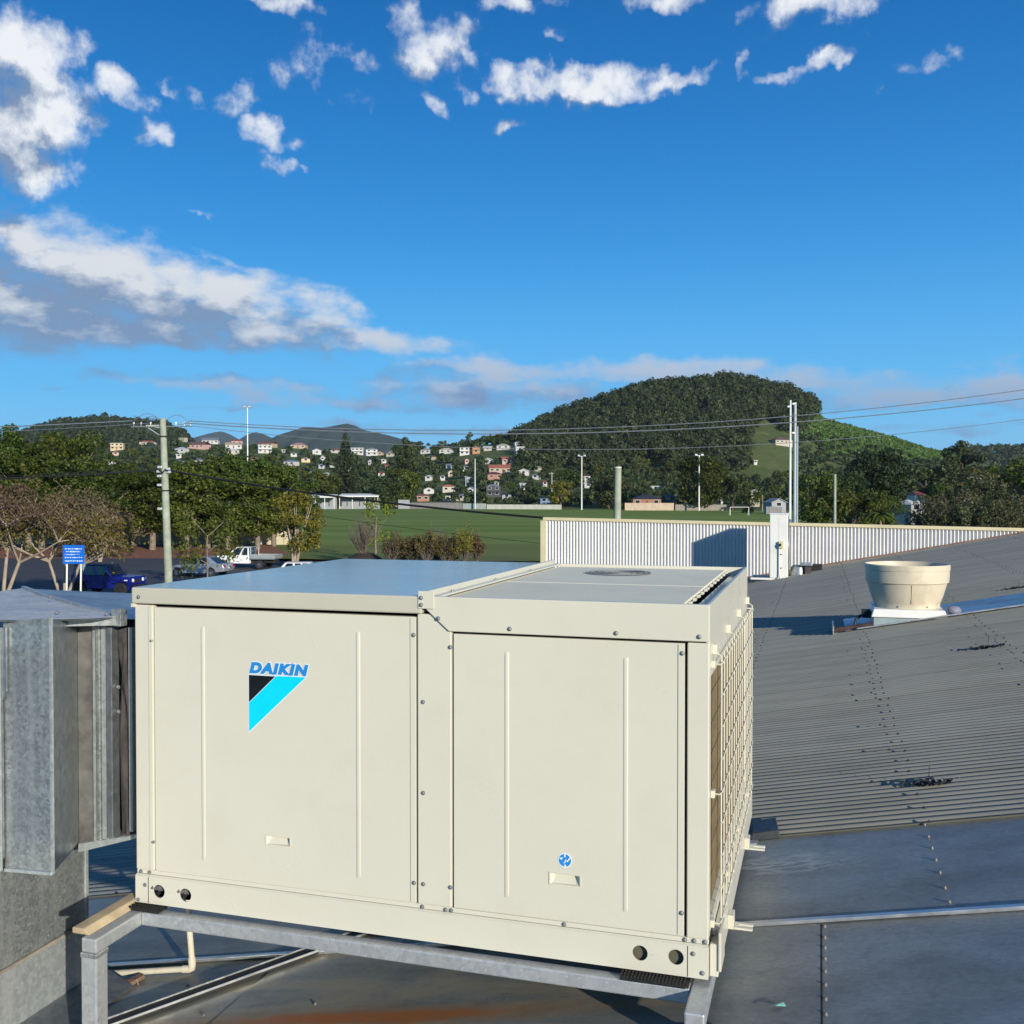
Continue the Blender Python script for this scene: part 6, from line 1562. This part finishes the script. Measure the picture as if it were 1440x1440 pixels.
PX, PY = A_(237) * 42, 42.0; ztop = EYE + E_(589) * 42
pp = Thing('power_pole', 'leaning weathered timber power pole with wires at the left', 'power pole', (PX, PY, 0), False)
lean = (A_(229.5) - A_(239)) * 42
pp.part('pole', MB().tube([(.06,0,-.2),(.06+lean*.33,0,ztop*.33),(.06+lean*.66,0,ztop*.66),(.06+lean,0,ztop)], [.17,.16,.148,.125], 14), M['pole_wood'], smooth=True)
cx = .06 + lean; zc = EYE + E_(600) * 42
arm = pp.part('crossarm', MB().bar((cx - 1.35, .14, zc), (cx + 1.15, .14, zc + .02), .045, .045), M['wire_grey'], bevel=.01)
for dx_ in (-1.25, -.95, -.55, .5, .85, 1.1):
    pp.part('insulator', MB().lathe([(.015,0),(.015,.07),(.036,.08),(.04,.115),(.022,.155),(.0,.16)], 8, (cx + dx_, .14, zc + .05)), M['white_paint'], parent=arm, smooth=True)
for a, b, hh in ((-1.25, .0, .42), (-.95, .02, .30), (.04, 1.1, .36), (-.05, -.55, .25)):
    n = 9; pp.part('jumper_wire', MB().tube([(cx + a + (b - a) * i / n, .02, zc + .12 + hh * math.sin(math.pi * (i / n) * .92 + .12)) for i in range(n + 1)], .012, 5), M['wire_grey'])
pp.part('arm_brace', MB().bar((cx - .65, .14, zc - .04), (cx - .02, .12, zc - .45), .03, .03), M['steel_pole'])
zl = EYE + E_(661) * 42; cl = .06 + lean * (zl / ztop)
for i, (dx_, dz_) in enumerate(((-.16,.12),(-.2,-.06),(.17,.05),(-.18,-.25),(.2,-.08),(-.18,-.62),(-.17,-1.6))):
    pp.part('cable_clamp', MB().box(cl + dx_ - .09, cl + dx_ + .09, -.16, -.02, zl + dz_ - .05, zl + dz_ + .05), M['steel_pole'], bevel=.015)
pp.part('cable_loop', MB().tube([(cl - .15,-.2,zl),(cl,-.22,zl - .12),(cl + .1,-.22,zl + .02),(cl + .2,-.18,zl - .05)], .03, 6), M['cable'])
for zb_ in (EYE + E_(614) * 42, EYE + E_(690) * 42):
    c_ = .06 + lean * (zb_ / ztop); pp.part('steel_band', MB().lathe([(.152,-.03),(.152,.03)], 14, (c_, 0, zb_)), M['dark_steel'])
def wire(label, p, q, sag, r, mt='wire_grey', n=28, name='overhead_wire', group=None):
    p, q = Vector(p), Vector(q); pts = [p.lerp(q, i/n) + Vector((0, 0, -4 * sag * (i/n) * (1 - i/n))) for i in range(n + 1)]
    o = ((p + q) / 2); return solo(name, label, 'wire', MB().tube(pts, r, 5), M[mt], tuple(o), roof=False, smooth=True, group=group)
xw, zw = PX + cx, zc + .24
wire('upper bare wire running right from the pole crossarm across the hill', (xw + 1.1, PY, zw), (40, 40, EYE + 8.15), 2.25, .017)
wire('middle bare wire running right from the pole, just under the upper one', (xw + .85, PY + .1, zw - .08), (40, 40.6, EYE + 7.5), 2.15, .022)
wire('lower bare wire running right from the pole, lowest of the three', (xw + .5, PY + .2, zw - .12), (40, 41.2, EYE + 7.05), 2.75, .012)
wire('double bare wire running left from the pole crossarm', (xw - 1.25, PY, zw), (-52, 46, zw + .55), .55, .026)
wire('thin bare wire running left from the pole, under the double one', (xw - .55, PY, zw - .1), (-52, 46.4, zw + .2), .6, .012)
wire('thick black cable running right from the pole down towards the parapet', (PX + cl + .2, PY, zl - .02), (A_(1130) * 31, 31, EYE + E_(748) * 31), .42, .040, 'cable')
wire('thin black cable below the thick one across the field', (PX + cl + .1, PY, zl - .9), (A_(960) * 40, 40, EYE + E_(782) * 40), .25, .010, 'cable')
wire('black cable running left from the pole in front of the dark trees', (PX + cl - .2, PY, zl), (-50, 44, zl - .35), .45, .034, 'cable')
wire('second thin black cable running left just above the other', (PX + cl - .2, PY, zl + .12), (-50, 44.2, zl - .18), .5, .012, 'cable')

# ---------------------------------------------------------------- the blue sign
sg_ = Thing('blue_sign', 'blue notice board with white lines of text on two posts', 'sign', (A_(103) * 48, 48, 0), False)
s0, s1, w2 = EYE + E_(793) * 48, EYE + E_(766.5) * 48, (A_(118) - A_(87.5)) * 48 / 2
sg_.part('board', MB().box(-w2, w2, -.02, .02, s0, s1), M['sign_blue'], bevel=.01)
for x in (-w2 * .70, w2 * .58): sg_.part('post', MB().tube([(x + (.03 if x < 0 else .05), .06, s1 - .1), (x - .04, .06, 0)], .042, 8), M['white_paint'], smooth=True)
rl = random.Random(12)
for i, (f, hgt, l0, l1) in enumerate(((.80,.055,-.80,.80),(.655,.07,-.70,.62),(.50,.04,-.82,.55),(.34,.055,-.80,.80),(.16,.06,-.78,.86))):
    mb = MB(); x = l0 * w2; zc_ = s0 + (s1 - s0) * f
    while x < l1 * w2:
        w = rl.uniform(.035, .11); h_ = hgt * rl.uniform(.45, 1.0); mb.box(x, min(x + w, l1 * w2), -.0255, -.0215, zc_ - h_ / 2 + rl.uniform(-.01, .01), zc_ + h_ / 2); x += w + rl.uniform(.012, .035)
    sg_.part('text_line', mb, M['sign_white'], kind='stuff')
sg_.part('small_plate', MB().prism([(w2*.62,s0-.10),(w2*1.0,s0+.18),(w2*1.08,s0-.05),(w2*.86,s0-.36)], lambda a, b_, t: (a, t, b_), .03, .035), M['alu'])

# ---------------------------------------------------------------- vehicles
def wheel(t, x, y, r, w, mt_rim='rim', parent=None):
    o = t.part('wheel', MB().lathe([(r*.60,-w/2),(r*.92,-w/2),(r,-w*.36),(r,w*.36),(r*.92,w/2),(r*.60,w/2)], 22), M['tyre'], smooth=True); s = 1 if y > 0 else -1
    o.location = (x, y, r); o.rotation_euler = (R(90), 0, 0)
    mb = MB(); mb.lathe([(.0,0),(r*.14,.004),(r*.16,-.012)], 12, (0, 0, -s * w * .40))
    for i in range(5):
        a = 6.283*i/5; mb.bar((r*.12*math.cos(a), r*.12*math.sin(a), -s*w*.40), (r*.60*math.cos(a), r*.60*math.sin(a), -s*w*.42), r*.20, .03)
    mb.lathe([(r*.54,0),(r*.62,0)], 22, (0, 0, -s * w * .45)); t.part('rim', mb, M[mt_rim], parent=o, smooth=True)
    t.part('wheel_well', MB().lathe([(0,0),(r*.58,0)], 16, (0, 0, -s*w*.2)), M['gap'], parent=o)
def loft(prof, ys, fn=None):
    """side outline (x, z) swept across the car; ys = [(y, inset, drop)]"""
    n = len(prof); cx = sum(p[0] for p in prof) / n; vs = []
    for y, sc, dz_ in ys: vs += [(cx + (p[0] - cx) * sc, y, p[1] - dz_ * (1 if p[1] > .5 else 0)) for p in prof]
    fs = [(k*n + i, k*n + (i+1) % n, (k+1)*n + (i+1) % n, (k+1)*n + i) for k in range(len(ys) - 1) for i in range(n)]
    return MB().add(vs, fs + [tuple(range(n))[::-1], tuple(range((len(ys)-1)*n, len(ys)*n))])
def arch(x, r, n=7): return [(x + r*math.cos(math.pi*i/n), .36 + r*math.sin(math.pi*i/n)) for i in range(n + 1)]
def cabin(t, lo, hi, zl_, zh, wl, wh, body, roofm, panes=((.04,.48),(.52,.96)), pm='glass'):
    (x0, x1), (X0, X1) = lo, hi
    L0 = [(x0,-wl,zl_),(x1,-wl,zl_),(x1,wl,zl_),(x0,wl,zl_)]; H0 = [(X0,-wh,zh),(X1,-wh,zh),(X1,wh,zh),(X0,wh,zh)]
    c = t.part('cabin', MB().hexa(L0, H0), M[body], bevel=.05, seg=3)
    t.part('roof_panel', MB().box(X0 + .02, X1 - .02, -wh + .02, wh - .02, zh + .002, zh + .03), M[roofm], bevel=.012, parent=c)
    def pane(nm, A, B, C_, D_, n):
        n = Vector(n).normalized() * .012; q = [Vector(v) for v in (A, B, C_, D_)]
        cc = sum(q, Vector()) / 4; q = [cc + (v - cc) * .90 for v in q]; t.part(nm, MB().hexa([v + n*.1 for v in q], [v + n for v in q]), M[pm], parent=c)
    for s in (-1, 1):
        for a, b in panes:
            l = lambda u: Vector((x0 + (x1-x0)*u, s*wl, zl_)); h_ = lambda u: Vector((X0 + (X1-X0)*u, s*wh, zh))
            pane('side_window', l(a), l(b), h_(b), h_(a), (0, s, .25))
    pane('windscreen', (x1,-wl*.96,zl_), (x1,wl*.96,zl_), (X1,wh*.96,zh), (X1,-wh*.96,zh), (1, 0, .6))
    pane('rear_window', (x0,-wl*.96,zl_), (x0,wl*.96,zl_), (X0,wh*.96,zh), (X0,-wh*.96,zh), (-1, 0, .6))
    return c
def ground_at(px, py): Y = EYE / -E_(py); return A_(px) * Y, Y

# blue boxy four wheel drive, nose to the right
x, y = A_(152) * 62, 62.0
jp = Thing('four_wheel_drive', 'dark blue boxy four wheel drive parked behind the blue sign', 'car', (x, y, 0), False, None, R(-14))
prof = [(-2.05,.45)] + [(p[0], p[1]) for p in arch(-1.42, .47)[::-1]] + [(-.9,.42),(.9,.42)] + arch(1.42, .47)[::-1] + [(2.02,.50),(2.05,.95),(1.95,1.14),(.62,1.20),(-2.05,1.20)]
jp.part('body', loft(prof, [(-.80,1,0),(-.78,1,0),(.78,1,0),(.80,1,0)]), M['blue_car'], bevel=.02)
cabin(jp, (-2.03,.66), (-1.95,.32), 1.20, 1.80, .76, .68, 'blue_car', 'soft_top', ((.03,.30),(.34,.62),(.66,.95)))
for s in (-1, 1):
    for xx in (-1.42, 1.42):
        wheel(jp, xx, s * .80, .42, .27, 'dark_steel'); jp.part('fender_flare', MB().bar((xx - .50, s*.90, .80), (xx + .50, s*.90, .90 if xx > 0 else .84), .20, .07), M['blue_car' if xx > 0 else 'soft_top'], bevel=.03)
    o = jp.part('headlight', MB().lathe([(0,0),(.10,.0),(.115,-.03)], 14, (0,0,0)), M['head']); o.location = (2.065, s * .50, .93); o.rotation_euler = (0, R(90), 0)
    jp.part('indicator', MB().box(1.75, 1.93, s*.93 - .06, s*.93 + .06, .925, .99), M['head'], bevel=.01)
    jp.part('side_mirror', MB().box(.45, .58, s*.95 - .09, s*.95 + .09, 1.22, 1.40), M['soft_top'], bevel=.02)
for i in range(7): jp.part('grille_slot', MB().box(2.048, 2.062, -.27 + i*.09 - .022, -.27 + i*.09 + .022, .74, 1.0), M['gap'])
jp.part('bumper', MB().box(2.06, 2.28, -.72, .72, .48, .66), M['soft_top'], bevel=.03)
o = jp.part('spare_wheel', MB().lathe([(.0,-.12),(.36,-.12),(.40,-.05),(.40,.05),(.36,.12),(0,.12)], 20), M['tyre'], smooth=True); o.location = (-2.19, .1, 1.02); o.rotation_euler = (0, R(90), 0)
for xx in (-.75, .25): jp.part('door_seam', MB().box(xx - .01, xx + .01, -.806, -.8005, .5, 1.19), M['gap'])

# silver sedan, nose to the left
x, y = A_(281) * 76, 76.0
sd = Thing('silver_sedan', 'silver sedan parked behind the thin sapling', 'car', (x, y, 0), False, None, R(180 - 12))
prof = [(-2.35,.42)] + arch(-1.38, .37)[::-1] + [(-.9,.27),(.95,.27)] + arch(1.42, .37)[::-1] + [(2.30,.36),(2.38,.58),(2.25,.74),(1.15,.93),(-1.55,1.00),(-2.30,.98),(-2.40,.70)]
sd.part('body', loft(prof, [(-.90,.985,.03),(-.84,1,0),(.84,1,0),(.90,.985,.03)]), M['silver_car'], smooth=True, angle=30, bevel=.02)
cabin(sd, (-1.85,1.15), (-1.05,.25), .955, 1.44, .80, .60, 'silver_car', 'silver_car', ((.20,.50),(.53,.86)))
for s in (-1, 1):
    for xx in (-1.38, 1.42): wheel(sd, xx, s * .82, .33, .21)
    sd.part('headlight', MB().box(2.10, 2.30, s*.66 - .16, s*.66 + .16, .62, .75), M['head'], bevel=.03)
    sd.part('tail_light', MB().box(-2.40, -2.24, s*.70 - .15, s*.70 + .15, .74, .90), M['tail'], bevel=.03)
    sd.part('side_mirror', MB().box(.70, .86, s*.96 - .08, s*.96 + .08, .98, 1.10), M['silver_car'], bevel=.03)
    for xx in (-.95, .08, 1.02): sd.part('door_seam', MB().box(xx - .008, xx + .008, s*.905 - .003, s*.905 + .003, .35, .94), M['gap'])
sd.part('number_plate', MB().box(-2.42, -2.405, -.2, .2, .62, .73), M['head'])

# white utility with a tray, nose to the left
x, y = A_(345) * 84, 84.0
ut = Thing('tray_truck', 'white extra cab utility with a grey drop side tray', 'truck', (x, y, 0), False, None, R(180 - 8))
prof = [(-.65,.45),(1.0,.45)] + arch(1.62, .42)[::-1] + [(2.52,.48),(2.58,.80),(2.48,1.02),(1.35,1.12),(-.65,1.12)]
ut.part('body', loft(prof, [(-.88,.99,.02),(-.83,1,0),(.83,1,0),(.88,.99,.02)]), M['white_car'], smooth=True, angle=30, bevel=.02)
cabin(ut, (-.62,1.38), (-.52,.52), 1.10, 1.76, .80, .66, 'white_car', 'white_car', ((.05,.34),(.40,.90)))
ut.part('chassis', MB().box(-2.75, 1.2, -.45, .45, .48, .72), M['gap'])
ut.part('tray_floor', MB().box(-2.85, -.74, -.92, .92, .80, .88), M['galv'])
for s in (-1, 1): ut.part('tray_side', MB().box(-2.85, -.74, s*.92 - .02, s*.92 + .02, .885, 1.16), M['galv_pale'])
ut.part('tail_gate', MB().box(-2.87, -2.83, -.89, .89, .885, 1.16), M['galv_pale'])
for s in (-1, 1): ut.part('rack_post', MB().tube([(-.80, s*.85, .885), (-.80, s*.85, 1.80)], .03, 6), M['galv_pale'])
ut.part('rack_bar', MB().tube([(-.80,-.87,1.8),(-.80,.87,1.8)], .03, 6), M['galv_pale']); ut.part('rack_mesh', MB().box(-.82, -.80, -.8, .8, 1.45, 1.48), M['galv_pale'])
for s in (-1, 1):
    for xx in (-1.55, 1.62): wheel(ut, xx, s * .80, .37, .24)
    ut.part('headlight', MB().box(2.34, 2.54, s*.66 - .17, s*.66 + .17, .80, .98), M['head'], bevel=.03)
    ut.part('mudguard', MB().box(-2.05, -1.98, s*.80 - .14, s*.80 + .14, .25, .78), M['rubber']); ut.part('side_mirror', MB().box(.92, 1.05, s*1.0 - .12, s*1.0 + .12, 1.15, 1.35), M['soft_top'], bevel=.03)

# white hatchback whose roof just shows over the unit
x, y = A_(433) * 68.5, 68.5
wc = Thing('white_hatchback', 'white car whose roof just shows above the cream unit', 'car', (x, y, 0), False, None, R(6))
prof = [(-2.0,.42)] + arch(-1.25, .36)[::-1] + [(-.8,.26),(.85,.26)] + arch(1.30, .36)[::-1] + [(2.05,.36),(2.1,.60),(1.95,.80),(1.05,.95),(-1.95,1.02),(-2.08,.70)]
wc.part('body', loft(prof, [(-.88,.985,.03),(-.82,1,0),(.82,1,0),(.88,.985,.03)]), M['white_car'], smooth=True, angle=30, bevel=.02)
cabin(wc, (-1.98,1.15), (-1.5,.2), .98, 1.52, .78, .60, 'white_car', 'white_car', ((.08,.34),(.38,.62),(.65,.90)))
for s in (-1, 1):
    for xx in (-1.25, 1.30): wheel(wc, xx, s * .80, .32, .20)
    wc.part('headlight', MB().box(1.85, 2.0, s*.62 - .16, s*.62 + .16, .66, .80), M['head'], bevel=.03)

# ---------------------------------------------------------------- the air between here and the hills
mb = MB(); mb.box(-9000, 9000, -200, 12600, -1.2, 520.0)
hz = link('haze', mb.mesh('haze', None if False else bpy.data.materials.new('haze_air')))
hm = hz.data.materials[0]; hm.use_nodes = True; hk = NT(hm.node_tree); hk.n.clear()
hv = hk.new('ShaderNodeVolumePrincipled'); hv.inputs['Color'].default_value = (.72, .86, 1.0, 1); hv.inputs['Density'].default_value = 3.6e-5; hv.inputs['Anisotropy'].default_value = .1
hk.l.new(hv.outputs[0], hk.new('ShaderNodeOutputMaterial').inputs['Volume'])
tag(hz, kind='stuff')
